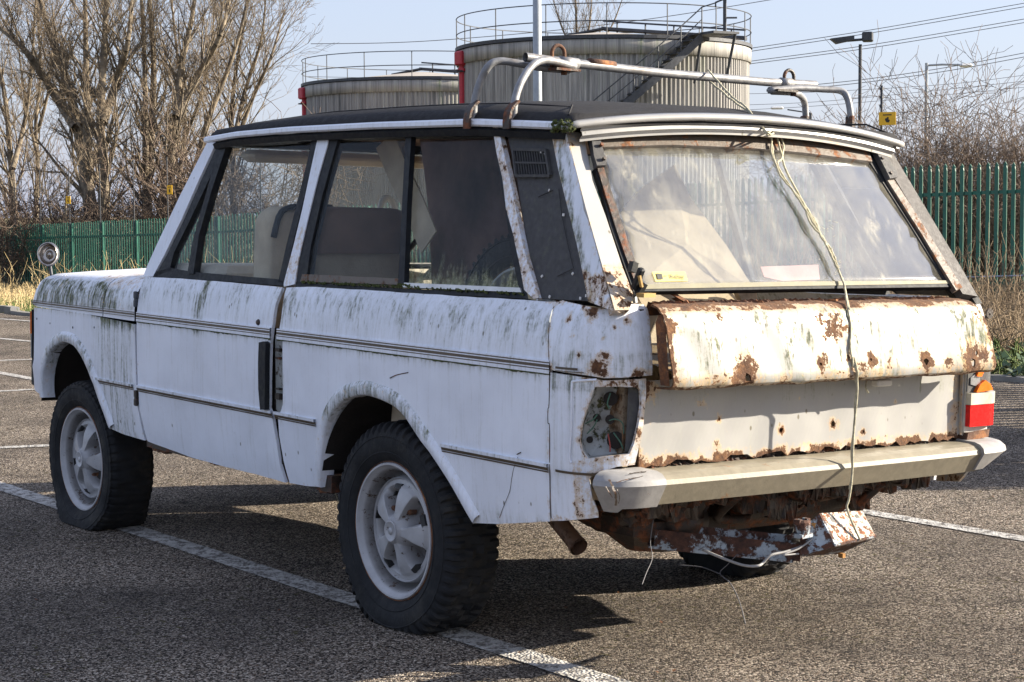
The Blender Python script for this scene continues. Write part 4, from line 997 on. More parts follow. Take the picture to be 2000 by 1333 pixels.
sB=rseat('front_seat',-.60,1.12,.70,1.40,.30,.14,.07,.03,'beige'); b=MB(); b.tube(smoothpath([(-.735,1.02,1.28),(-.70,1.02,1.38),(-.60,1.02,1.405),(-.48,1.02,1.40)],4),.012,6); b.out('seat_piping','black',sB,True,True)
s2=rseat('front_seat',.40,.98,.70,1.30,.42,.15,.08,.06,'beige')
rseat('rear_seat',-.20,.20,.62,1.10,1.0,.16,.08,.06,'beige')
b=MB(); b.box((0,1.62,1.10),(1.55,.46,.12),bev=.03); b.box((.36,1.40,1.02),(.5,.16,.18),bev=.04); b.out('dashboard','dash',car,False,True)
b=MB(); c=np.array((.06,1.36,1.19)) if False else np.array((.22,1.30,1.16)); ring=[]
for t in np.linspace(0,2*math.pi,29)[:-1]: ring.append(c+np.array((.19*math.cos(t),-.08*math.sin(t)*1.,.17*math.sin(t))))
b.tube(ring+[ring[0],ring[1]],.012,8,False); b.tube([c+np.array((-.18,0,0)),c,c+np.array((.18,0,0))],.012,6); b.tube([c,c+np.array((0,.25,-.15))],.02,8); b.out('steering_wheel','black',car,True,True)
# hanging strips of torn trim
def strap(name,mat,P,w,t=.004,up=(1,0,0),par=car):
    b=MB(); b.ribbon(smoothpath(P,6),w,t,up); return b.out(name,mat,par,False,True)
gx=lambda px,py,X,g=(0,1.3): np.array((X,)+tuple(inv(lambda y,z:(X,y,z),px,py,g=g)))
strap('torn_trim','beige',[gx(752,274,-.50),gx(775,330,-.49),gx(808,400,-.50),gx(838,474,-.52)],.115,.006,(1,.1,0))
strap('torn_trim','beige',[gx(768,274,-.46),gx(776,300,-.45),gx(788,330,-.46)],.10,.006,(1,.3,0))
# fallen headlining board standing in the load bay
rb=[at(1318,322,-.42),at(1350,388,-.52),at(1418,478,-.68),at(1474,566,-.88),at(1480,610,-.93),at(1262,612,-.99),at(1236,560,-.93),at(1200,430,-.62),at(1250,370,-.52)]
c=np.mean(rb,0); b=MB(); 
for dx in (0,.008): b.V+=[tuple(p+np.array((dx*.5,dx,0))) for p in rb+[c+np.array((0,-.02,0))]]
n=len(rb); b.F+=[(i,(i+1)%n,n) for i in range(n)]+[((i+1)%n+n+1,i+n+1,2*n+1) for i in range(n)]+[(i,i+n+1,(i+1)%n+n+1,(i+1)%n) for i in range(n)]
b.out('fallen_board','tan',car,False,True)
ub=[gx(800,272,-.60),gx(965,262,-.60),gx(1030,420,-.66),gx(1060,600,-.68),gx(800,600,-.60),gx(845,500,-.57)]
b=MB(); rows=[]
for i in range(9):
    t=i/8; a=gx(806+30*t,262+345*t,-.20-.05*t); e=gx(1060+70*t,252+350*t,-.26-.04*t); rows.append([a+(e-a)*u+np.array((.012*math.sin(u*9+t*4)+.03,0,0)) for u in np.linspace(0,1,10)])
b.grid(rows); b.out('hanging_cloth','mar',car,True,True)
b=MB(); b.box((0,-.52,.54),(1.4,1.0,.03)); b.box((.70,-.5,.80),(.06,1.0,.55));  b.box((0,-.18,.80),(1.35,.05,.55)); b.out('load_bay_trim','beige',car,False,True)
b=MB(); b.box((.25,-.80,.98),(.7,.10,.17),bev=.02,rz=.04); b.box((.0,-.62,.88),(.8,.3,.10),rz=.2,rx=.2); b.out('load_bay_bench',peel('dusty_tan_metal',(.34,.25,.14),(.10,.07,.04),.5,.6,8),car,False,True)
strap('broken_strut','rust',[at(1305,572,-1.05),at(1340,592,-1.06),at(1390,612,-1.07)],.022,.01)
strap('broken_strut','white',[at(1294,570,-1.04),at(1330,590,-1.05),at(1362,606,-1.06)],.028,.01)
b=MB(); rng=random.Random(21)
P=[at(x,y,-.98) for x,y in ((1440,570),(1455,600),(1480,606),(1478,570),(1462,567))]; b.add(P+[p+np.array((.01,.04,.01)) for p in P],[(0,1,2,3,4),(9,8,7,6,5)]+[(i,(i+1)%5,(i+1)%5+5,i+5) for i in range(5)]); b.out('torn_paper',simple('torn_card',(.45,.36,.27),.9,var=.4,sc=20),car,False,True)
b=MB(); c=np.array((.30,.62,1.30)); rows=[]
ring=[]
for t in np.linspace(0,2*math.pi,33)[:-1]: ring.append(at(756+14*math.cos(t),415+28*math.sin(t),1.1))
b.tube(ring+[ring[0],ring[1]],.013,8,False); b.out('seat_headrest_frame','white',s2,True,True)
# ================================================================ WHEELS
def wheel(cx,cy,cz,R,side,flat=0.,lug=.008,parent=car,name='wheel',phase=0.,plain=False,shallow=False):
    """axis along x; outer face towards -x for side=-1"""
    W=.205; b=MB(); n=336
    prof=[(.228,.080),(.240,.090),(.262,.1035),(.29,.108),(.318,.106),(.338,.102),(R-.012,.093),(R-.004,.084),(R,.070),(R+.001,.045),(R+.002,.022),(R+.002,0.)]
    prof=prof+[(r,-w) for r,w in prof[-2::-1]]
    rows=[]
    for j,(r,wd) in enumerate(prof):
        row=[]
        for k in range(n):
            a=2*math.pi*k/n+phase; rr=r
            if r>R-.03:
                ph=a*21/1.0; q=math.sin(ph+(2.2*math.sin(wd*55) )); 
                if abs(wd)>.06: q=math.sin(a*56+ (1.3 if wd>0 else 0))
                rr=r+(lug*.5 if q>-.15 else -lug)
                if .028<abs(wd)<.058: rr=r-lug*(.9 if q<.5 else -.3)
            y=rr*math.cos(a); z=rr*math.sin(a); x=-wd
            row.append((x,y,z))
        rows.append(row)
    b.grid(rows,True)
    def place(v,defo=True):
        x,y,z=v; X=cx+(x if side<0 else -x); Y=cy+y; Z=cz+z
        if defo:
            if Z<.11: X+=(X-cx)*(.13+flat)*(1-max(0,Z)/.11)
            if Z<.004:
                Z=.004+max(0,Z)*.1
        return (X,Y,Z)
    tw=name=='spare'
    b.V=[place(v,not tw) for v in b.V]
    if side>0: b.F=[f[::-1] for f in b.F]
    t=b.out('tyre' if tw else 'wheel','rubber',parent,True); t.data.set_sharp_from_angle(angle=math.radians(32))
    # raised ring and lettering band on the sidewall
    b2=MB()
    for rr,wd in ((.268,.1045),(.322,.1055)):
        b2.lathe([(rr-.003,-wd+.002),(rr-.002,-wd-.0015),(rr+.002,-wd-.0015),(rr+.003,-wd+.002)],96,'X')
    b2.V=[place(v,not tw) for v in b2.V]; b2.out('sidewall_ring','rubber',t,True) if not tw else b2.out('sidewall_ring','rubber',parent,True)
    rp=parent if tw else t
    # rim: lip, well, dished face
    b=MB(); pr=[(.222,.05),(.2325,.078),(.2335,.088),(.230,.094),(.224,.094),(.219,.086),(.214,.078),(.209,.072),(.204,.060),(.200,.034),(.194,.016),(.187,.012),(.182,.03),(.179,.052),(.176,.056),(.172,.048)]
    b.lathe([(r,-w) for r,w in pr],64,'X'); dirt_shade=[]
    for r,w in pr: dirt_shade+=[max(0,min(1,(.213-r)/.006))*(.75 if r>.183 else .15)]*64  # barrel colour darkened with brake dust and painted shade
    nr,na=30,150; rr0=.012; rows=[]
    for i in range(nr+1):
        r=.172+( .012-.172)*i/nr; row=[]; rowd=[]
        for k in range(na):
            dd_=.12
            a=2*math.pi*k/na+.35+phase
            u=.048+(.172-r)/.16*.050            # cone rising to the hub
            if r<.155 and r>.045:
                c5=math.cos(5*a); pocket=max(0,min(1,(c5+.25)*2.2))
                ww=math.exp(-((r-.102)/.040)**4); u-=.058*pocket*ww; dd_=.12+.75*pocket*ww  # shade painted into the spoke pockets along with grime
                u+=.012*(1-pocket)*math.exp(-((r-.12)/.05)**2)
            if r<.040: u=.098
            if r<.030: u=.093
            dirt_shade.append(dd_); row.append((-u,r*math.cos(a),r*math.sin(a)))
        rows.append(row)
    b.grid(rows,True); b.V.append((-.094,0,0)); dirt_shade.append(0); k0=len(b.V)-1; base=k0-na; b.F+=[(base+i,base+(i+1)%na,k0) for i in range(na)]
    b.V=[place(v,False) for v in b.V]
    if side>0: b.F=[f[::-1] for f in b.F]
    rim=b.out('rim','rim',rp,True,attrs={'dirt_shade':dirt_shade}); 
    try: rim.data.set_sharp_from_angle(angle=math.radians(50))
    except Exception: pass
    b=MB()
    for i in range(5):
        a=2*math.pi*i/5-.35-phase*0; a=(2*math.pi*i)/5-(.35+phase); y,z=.0825*math.cos(a),.0825*math.sin(a); b.lathe([(.0,-.062),(.007,-.062),(.009,-.058),(.0125,-.056),(.0135,-.03)],6,'X',(0,y,z))
    b.V=[place(v,False) for v in b.V]; b.out('wheel_nut','nut',rp)
    b=MB()
    for i in range(5):
        a=(2*math.pi*i)/5-(.35+phase)
        for r,hx in ((.137,.013),):
            c=np.array((-.030,r*math.cos(a),r*math.sin(a))); t1=np.array((0,-math.sin(a),math.cos(a))); t2=np.array((.6,math.cos(a),math.sin(a)))*.8
            q=[c+t1*.024+t2*.010,c+t1*.024-t2*.010,c-t1*.024-t2*.010,c-t1*.024+t2*.010]; b.add([p+np.array((-.004,0,0)) for p in q]+[p+np.array((.02,0,0)) for p in q],[(0,1,2,3),(0,4,5,1),(1,5,6,2),(2,6,7,3),(3,7,4,0)])
        a2=a+math.pi/5; c=np.array((-.060,.150*math.cos(a2),.150*math.sin(a2))); t1=np.array((0,-math.sin(a2),math.cos(a2))); t2=np.array((.5,math.cos(a2),math.sin(a2)))*.8
        q=[c+t1*.019+t2*.009,c+t1*.019-t2*.009,c-t1*.019-t2*.009,c-t1*.019+t2*.009]; b.add([p+np.array((-.004,0,0)) for p in q]+[p+np.array((.02,0,0)) for p in q],[(0,1,2,3),(0,4,5,1),(1,5,6,2),(2,6,7,3),(3,7,4,0)])
    b.V=[place(v,False) for v in b.V]; b.out('rim_slot','ink',rp)
    b=MB(); b.lathe([(.036,-.098),(.037,-.1015),(.033,-.103),(.030,-.0995),(.0,-.0985)],28,'X'); b.lathe([(.012,-.0985),(.012,-.101),(.0,-.1015)],12,'X'); b.V=[place(v,False) for v in b.V]; b.out('hub_cap','rim',rp,True)
    b=MB(); b.lathe([(.2335,-.090),(.2355,-.093),(.238,-.088),(.238,-.078)],64,'X'); b.V=[place(v,False) for v in b.V]; b.out('rim_edge_rust','rust',rp,True)
    return t
wheel(-.740,0,.328,.365,-1,.02,.009)
wheel(-.757,2.54,.300,.350,-1,.14,.004,phase=.5)
wheel(.745,0,.335,.365,1,.0,.008,phase=.3)
wheel(.745,2.54,.335,.35,1,.0,.004,phase=.9)
spare=things('spare_wheel','worn spare wheel lying upright in the load bay behind the left rear side window','wheel',(-.50,-.40,.65))
wheel(-.50,-.40,.99,.335,-1,0,.008,parent=spare,name='spare')
# ================================================================ ROOF RACK, ROPE, TOW BRACKET
rack=things('roof_rack','bare galvanised tube of a broken roof rack clamped across the black car roof','roof rack',(0,-.39,1.70))
def G2(px,py,Y): return at(px,py,Y,(0,1.8))
b=MB(); L=[G2(1026,112,-.39),G2(1100,122,-.39),G2(1300,144,-.39),G2(1500,161,-.39),G2(1592,166,-.39)]
b.tube(L,.0150,14,False); b.tube([L[0]+(.0,0,0),L[0]+(.06,0,0)],.012,12,False); b.tube([G2(1092,120,-.39),G2(1128,125,-.39)],.0175,14); b.tube([G2(1524,162,-.39),G2(1545,164,-.39)],.019,12); b.out('cross_tube','galv',rack,True,True)
b=MB(); b.tube([G2(1150,121.5,-.392),G2(1200,128,-.392)],.0135,8,True); b.out('rust_patch','rust',rack,True,True)
legs=[[(926,236,-.283),(926,205,-.283),(938,160,-.29),(956,128,-.31),(978,120,-.32),(1010,124,-.34),(1060,133,-.37),(1112,137,-.385)],
      [(1003,240,-.494),(1005,200,-.494),(1018,160,-.48),(1040,128,-.46),(1062,118,-.44),(1090,122,-.42),(1122,131,-.40)],
      [(1662,250,-.494),(1661,222,-.494),(1655,192,-.48),(1642,178,-.46),(1610,175,-.44),(1560,173,-.42),(1502,177,-.40)],
      [(1574,232,-.283),(1572,205,-.283),(1566,190,-.30),(1552,182,-.33),(1530,180,-.36),(1508,179,-.38)]]
for L_ in legs:
    b=MB(); P=smoothpath([G2(*q) for q in L_],5); b.tube(P,[.0125]*(len(P)-6)+[.0125]*6,12); b.out('rack_leg','galv',rack,True,True)
for (x,Y,mt) in ((922,-.283,'rustd'),(1000,-.494,'rustd')):
    b=MB(); a=G2(x-4,246,Y-.01); m=G2(x-2,226,Y-.01); t=G2(x+9,198,Y-.01); b.ribbon(smoothpath([a+(-.012,0,-.01),a+(-.012,0,.02),m+(-.006,0,.02),t],4),.034,.008,(1,0,.2)); b.out('gutter_clamp',mt,rack,False,True)
for (x,Y) in ((1571,-.283),(1660,-.494)):
    b=MB(); a=G2(x,245,Y); b.box(a,(.02,.035,.07),bev=.004); b.out('gutter_clamp','rustd',rack,False,True)
for (x,y,mt,rr) in ((1090,112,'nut',.026),(1541,157,'rustd',.024)):
    c=G2(x,y,-.39); b=MB(); P=[c+np.array((-rr,0,-.035)),c+np.array((-rr,0,.0))]+[c+np.array((-rr*math.cos(t),0,.012+rr*1.0*math.sin(t))) for t in np.linspace(.1,math.pi-.1,9)]+[c+np.array((rr,0,0)),c+np.array((rr,0,-.05))]
    b.tube(P,.0065,8); b.lathe([(0,-.006),(.011,-.006),(.011,.006),(0,.006)],6,'Z',c+np.array((rr,0,-.05))); b.out('u_bolt',mt,rack,True,True)
b=MB(); b.box(G2(1100,137,-.40),(.10,.06,.008)); b.box(G2(1528,178,-.40),(.10,.06,.008)); b.out('clamp_plate','rustd',rack,False,True)
rope=things('tow_rope','frayed pale rope hanging from the roof rack over rear window and tailgate to the bracket','rope',(.1,-1.1,1.2))
rw_=lambda px,py,o=.02: np.array(REARG(*inv(REARG,px,py,g=(0,1.4))))+np.array((0,-o*.82,o*.57))
def TGp(px,py,o=.008): a=inv(TG,px,py,g=(0,.15)); return np.array(TG(*a))+np.array((0,-o,o*.3))
bar=G2(1379,149,-.39); edge=at(1497,262,-.885)
strands=[
 [bar+(0,-.01,.02),G2(1425,185,-.55),at(1460,213,-.70,(0,1.7)),edge,rw_(1496,275,.03),rw_(1500,310),rw_(1522,350),rw_(1548,390),rw_(1580,440),rw_(1604,480),rw_(1622,520),rw_(1640,560),TGp(1650,602,.012),TGp(1658,640),TGp(1657,680),TGp(1664,720)],
 [bar+(0,-.02,-.02),G2(1430,196,-.55),at(1460,217,-.70,(0,1.7)),edge+(.003,-.004,.002),rw_(1503,272,.03),rw_(1517,300),rw_(1530,345),rw_(1560,400),rw_(1590,455),rw_(1608,490),rw_(1632,540),rw_(1641,562),TGp(1652,606,.012)],
 [edge,rw_(1500,268,.04),rw_(1522,285),rw_(1520,315),rw_(1512,330),rw_(1538,375),rw_(1562,405),rw_(1576,445),rw_(1600,470),rw_(1614,500),rw_(1624,510)],
 [rw_(1500,290),rw_(1508,330),rw_(1524,360),rw_(1556,395),rw_(1585,440),rw_(1596,470),rw_(1610,485),rw_(1618,500),rw_(1630,530)],
 [rw_(1490,268,.035),rw_(1474,275,.03),rw_(1497,279,.03)]]
b=MB(); rng=random.Random(6)
for s_ in strands:
    P=smoothpath(s_,6); P=[p+np.array((rng.uniform(-1,1),rng.uniform(-1,1)*.5,rng.uniform(-1,1)))*.0016 for p in P]; b.tube(P,.0034,6)
for k in range(40):
    p=rw_(1590+rng.uniform(-10,30),480+rng.uniform(-40,40),.022) if k%2 else rw_(1625,530+rng.uniform(-20,20),.022); b.tube([p,p+np.array((rng.uniform(-.02,.02),-.004,rng.uniform(-.01,.01)))],.0006,3)
b.out('rope_strands','rope',rope,True,True)
b=MB(); P=smoothpath([TGp(1664,700),TGp(1668,725,.012),at(1674,742,-1.235),at(1674,770,-1.235),at(1667,850,-1.232),at(1664,930,-1.228),at(1658,975,-1.225),at(1654,992,-1.225),at(1664,1020,-1.243),at(1680,1055,-1.262)],6)
b.tube(P,.0042,6); b.tube([p+np.array((.004*math.sin(i*.9),.003,0)) for i,p in enumerate(P[:34])],.0028,5); b.out('hanging_rope','rope',rope,True,True)
tow=things('tow_bracket','loose tow-bar bracket in peeling white paint hanging under the bumper on a rope','tow bracket',(.0,-1.2,.37))
pw=peel('peeling_white_rust',(.50,.46,.38),(.13,.055,.025),.50,.55,42); pb=peel('peeling_blue_white',(.36,.42,.47),(.055,.03,.025),.44,.50,12)
A4=[at(1600,1003,-1.20),at(1684,998,-1.18),at(1712,1050,-1.25),at(1632,1067,-1.27)]
nn=np.cross(A4[1]-A4[0],A4[3]-A4[0]); nn/=np.linalg.norm(nn)
b=MB(); b.add(A4+[p+nn*.008*(1 if nn[1]>0 else -1) for p in A4],[(0,1,2,3),(7,6,5,4)]+[(i,(i+1)%4,(i+1)%4+4,i+4) for i in range(4)]); pl=b.out('drop_plate',pw,tow,False,True)
b=MB()
for u,v in ((.22,.22),(.80,.20)):
    c=A4[0]+(A4[1]-A4[0])*u+(A4[3]-A4[0])*v; b.tube([c-nn*.0025,c+nn*.0025],.011,12)
b.out('bolt_hole','ink',pl,False,True)
b=MB(); Q=[at(1712,1050,-1.25),at(1632,1067,-1.27),at(1566,1087,-1.20),at(1640,1082,-1.10)]; b.add(Q+[q+np.array((0,0,.008)) for q in Q],[(0,1,2,3),(7,6,5,4)]+[(i,(i+1)%4,(i+1)%4+4,i+4) for i in range(4)])
Q=[at(1632,1067,-1.27),at(1600,1003,-1.20),at(1562,1040,-1.17),at(1563,1086,-1.20)]; b.add(Q+[q+np.array((.01,0,0)) for q in Q],[(0,1,2,3),(7,6,5,4)]+[(i,(i+1)%4,(i+1)%4+4,i+4) for i in range(4)]); b.out('bracket_side',pb,tow,False,True)
b=MB(); P=[at(1278,1052,-.86),at(1420,1066,-1.0),at(1564,1080,-1.17)]; b.ribbon(P,.012,.055,(0,.3,1)); b.ribbon([p+np.array((0,.03,-.026)) for p in P],.07,.008,(0,0,1)); P2=[at(1335,1036,-.88),at(1450,1045,-.98),at(1545,1055,-1.1)]; b.ribbon(P2,.008,.030,(0,.3,1)); b.out('cross_arm',pb,tow,False,True)
b=MB(); c=at(1567,1030,-1.2); b.lathe([(0,-.02),(.022,-.02),(.026,-.005),(.026,.016),(.018,.022),(0,.022)],12,'Z',c); b.box(c+(-.02,0,.018),(.02,.02,.016),.4); b.box(c+(.016,0,.02),(.016,.02,.014),.1); b.box(c+(0,0,-.025),(.06,.04,.012),.2); b.out('trailer_socket',pb,tow,False,True)
b=MB(); b.box(at(1596,1029,-1.19),(.05,.02,.035),rz=.1,ry=-.15); b.box(at(1644,1085,-1.2),(.012,.02,.014)); b.out('rusty_spacer',simple('orange_rust',(.40,.20,.06),.9,var=.4,sc=40,bmp=.6),tow,False,True)
b=MB()
for P,r in (([(1590,1050,-1.2),(1570,1065,-1.19),(1535,1078,-1.18),(1505,1085,-1.17),(1490,1100,-1.16),(1478,1106,-1.16),(1450,1104,-1.12),(1410,1090,-1.06),(1372,1074,-1.0)],.0045),([(1588,1052,-1.21),(1560,1072,-1.2),(1530,1084,-1.19),(1560,1082,-1.2)],.003)):
    b.tube(smoothpath([at(*p) for p in P],5),r,6)
b.out('trailer_cable','cap',tow,True,True)
b=MB()
for P in ([(1440,1083,-1.05),(1420,1104,-1.06),(1406,1120,-1.08),(1425,1138,-1.12),(1440,1165,-1.16),(1450,1195,-1.2),(1456,1220,-1.22)],[(1405,1121,-1.08),(1370,1108,-1.0),(1325,1104,-.95)],[(1276,1015,-1.0),(1270,1060,-1.02),(1274,1090,-1.03),(1262,1120,-1.08),(1254,1142,-1.12)]):
    b.tube(smoothpath([at(*p) for p in P],5),.0016,4)
b.out('dangling_wire','wire',tow,True,True)
b=MB(); b.tube(smoothpath([(-.72,.62,.40),(-.73,.56,.36),at(608,985,0.)if False else (-.735,.50,.30),(-.735,.49,.27)],5),.002,4); b.out('loose_wire','rope',car,True,True)
# ================================================================ GROUND, MARKINGS
def sheet(name,pts,z,mat,kind='structure'):
    return mesh(name,[(x,y,z) for x,y in pts],[tuple(range(len(pts)))],mat,None,kind=kind)
EDGE=[(8.5,-30),(8.3,-5),(7.95,1.),(7.75,4.1),(7.3,7),(6.6,11),(5.8,15),(5.3,18.6),(5.0,21.5),(-4,26.5),(-40,30),(-60,30),(-60,-40),(8.5,-40)]
b=MB(); N=70
xs=np.concatenate([np.linspace(-300,0,12),np.linspace(4,40,24),np.linspace(55,500,14)]); ys=np.concatenate([np.linspace(-200,-5,8),np.linspace(0,60,30),np.linspace(75,700,16)])
def gh(x,y): 
    return -.035-.0295*max(0,min(y,60)-12)+(.05*math.sin(x*.9+y*.4)*math.sin(y*.7) if x>8 and y>0 and x<50 else 0)
b.grid([[(x,y,gh(x,y)) for x in xs] for y in ys]); b.out('ground','soil',None,True,kind='structure')
sheet('car_park',EDGE,0.,'asphalt')
b=MB(); b.ribbon(smoothpath([(x,y,-.02) for x,y in EDGE[1:11]],6),.12,.12,(0,0,1)); tag(b.out('kerb_edge',simple('worn_kerb',(.2,.19,.17),.9,sc=6)),'low worn concrete kerb along the verge of the car park','kerb')
def gline(name,p,q,w,ext=0.):
    a=ground(*p)[:2] if len(p)==2 else np.array(p[:2]); c=ground(*q)[:2] if len(q)==2 else np.array(q[:2]); d=c-a; L=np.linalg.norm(d); d/=L; n=np.array((-d[1],d[0]))*w/2; a=a-d*ext; c=c+d*ext
    k=max(2,int(L/.1)); V=[];rg=random.Random(int(p[0]))
    for i in range(k+1):
        m=a+(c-a)*i/k; V+=[tuple(m-n*(1+rg.uniform(-.04,.04)))+(.004,),tuple(m+n*(1+rg.uniform(-.04,.04)))+(.004,)]
    return mesh(name,V,[(2*i,2*i+2,2*i+3,2*i+1) for i in range(k)],'lines',None,kind='structure')
gline('bay_line',(-.705,5.5,0),(-.735,-2.2,0),.115)
gline('bay_line',(2.13,1.2,0),(2.16,-2.2,0),.10)
gline('bay_line',(0,875.5),(100,871),.10,1.0)
gline('bay_line',(0,765),(70,761.5),.10,1.5)
gline('bay_line',(0,729),(70,742),.10,.5)
gline('bay_line',(0,705),(60,703),.10,1.5)
gline('bay_line',(0,662),(60,667.5),.10,.6)
gline('bay_line',(20,625),(60,628),.10,.3)
# ================================================================ PALISADE FENCE
FX=17.3
def ftop(y): return float(np.interp(y,[-10,11.4,13.5,37,48.4,62],[2.2,2.03,2.0,1.24,1.0,.75]))
def fence(name,label,x,posts,ztop,zbot,pole=lambda i:False,step=.155,group=None,hh=2.1):
    root=things(name,label,'fence',(x,posts[0],ztop(posts[0])-hh),group)
    for i,y in enumerate(posts):
        b=MB(); zt=ztop(y); b.box((x+.05,y,zt-.5*hh-.02),(.07,.10,hh-.02)); b.out('post','green',root)
        if pole(i):
            b=MB(); b.tube([(x-.02,y,zt-.3),(x-.02,y,zt+pole(i))],.014,6)
            for k in range(6): b.lathe([(.0,-.02),(.024,-.015),(.024,.015),(0,.02)],6,'Z',(x-.02,y,zt+pole(i)*(.25+.14*k)))
            b.out('wire_pole','darksteel',root)
    for a,c in zip(posts[:-1],posts[1:]):
        b=MB(); n=int(round(abs(c-a)/step))
        for k in range(n):
            y=a+(c-a)*(k+.5)/n+random.uniform(-.008,.008); zt=ztop(y)+random.uniform(-.015,.015); w=.034; zb=zt-hh+.02
            V=[]
            for dx in (0,.012):
                V+=[(x-dx,y-w,zb),(x-dx,y+w,zb),(x-dx,y+w,zt-.10),(x-dx,y+w*.75,zt-.06),(x-dx,y+w*.95,zt-.045),(x-dx,y,zt),(x-dx,y-w*.95,zt-.045),(x-dx,y-w*.75,zt-.06),(x-dx,y-w,zt-.10)]
            b.add(V,[tuple(range(9)),tuple(range(17,8,-1))]+[(i,(i+1)%9,(i+1)%9+9,i+9) for i in range(9)])
        b.out('pale_panel','green',root)
        b=MB()
        for dz in (-.42,-1.75): b.ribbon([(x+.02,a,ztop(a)+dz),(x+.02,c,ztop(c)+dz)],.035,.05,(0,0,1))
        b.out('rail','green',root)
    return root
pp=[2060,1600,1350,1155,985,840,715,605,511,422,329,263,197,137,80,30,-15,-60]
def yat(px):
    d=ray(px,400); t=(FX-CC[0])/d[0]; return float(CC[1]+d[1]*t)
fposts=[yat(p) for p in pp]
fen=fence('palisade_fence','long green steel palisade fence behind the car park verge','x',[0],lambda y:0,0) if False else fence('palisade_fence','long green palisade fence with spiked pales running behind the car and the verge',FX,[yat(2500),yat(2200)]+fposts,ftop,0,lambda i:(1.6 if i>=9 else 0))
fence('palisade_fence','short green palisade fence just outside the right edge that casts the striped shadow',8.75,[-3.2,-.9,1.4,3.9],lambda y:2.0,0,hh=2.0)
b=MB(); b.tube([(FX-.3,yat(2100),gh(FX,14)+.55),(FX-.3,yat(1850),gh(FX,17)+.50)],.01,5); tag(b.out('blue_wire','bluew'),'thin pale blue wire strung low in front of the green fence at the right','wire')
# signs
def sign(px,py,Y_,w,h,label):
    d=ray(px,py); t=(FX-.06-CC[0])/d[0]; p=CC+d*t
    root=things('warning_sign',label,'sign',tuple(p))
    f=np.array((-.85,-.53,0)); f/=np.linalg.norm(f); r=np.array((-f[1],f[0],0)); r=-r if r@AX[0]<0 else r
    def q(u,v,o): return tuple(r*u*w+np.array((0,0,1))*v*h+f*o)
    b=MB(); V=[q(u,v,0) for u,v in ((-.5,-.5),(.5,-.5),(.5,.5),(-.5,.5))]; V2=[q(u,v,-.01) for u,v in ((-.5,-.5),(.5,-.5),(.5,.5),(-.5,.5))]; o=mesh('sign_plate',V+V2,[(0,1,2,3),(7,6,5,4)]+[(i,i+4,(i+1)%4+4,(i+1)%4) for i in range(4)],'yellow',root)
    blob=[(-.06,-.28),(.10,-.30),(.16,-.12),(.06,-.05),(.10,.08),(.0,.12),(-.05,.02),(-.14,.0),(-.12,-.12)]
    mesh('sign_symbol',[q(u,v,.004) for u,v in blob],[tuple(range(9))],'ink',root); mesh('sign_lettering',[q(u,v,.004) for u,v in ((-.25,.24),(.25,.24),(.25,.32),(-.25,.32))],[(0,1,2,3)],'ink',root)
    return root
sign(1733,232,0,.26,.20,'rectangular yellow warning sign with black symbol on the pole above the right bushes')
sign(133,391,0,.16,.22,'small yellow warning sign on the left-hand wire pole above the green fence')
sign(331,371,0,.16,.24,'small yellow warning sign on a fence pole close to the car windscreen pillar')
b=MB(); pb0=depth(1721,300,28.); z0=depth(1721,168,28.)[2]; b.tube([(pb0[0],pb0[1],-.5),(pb0[0],pb0[1],z0)],.02,6)
for k in range(6): b.lathe([(0,-.025),(.035,-.02),(.035,.02),(0,.025)],6,'Z',(pb0[0],pb0[1],z0-.05-.13*k))
tag(b.out('wire_pole','darksteel'),'dark insulated pole carrying the rectangular yellow sign at the right','pole')
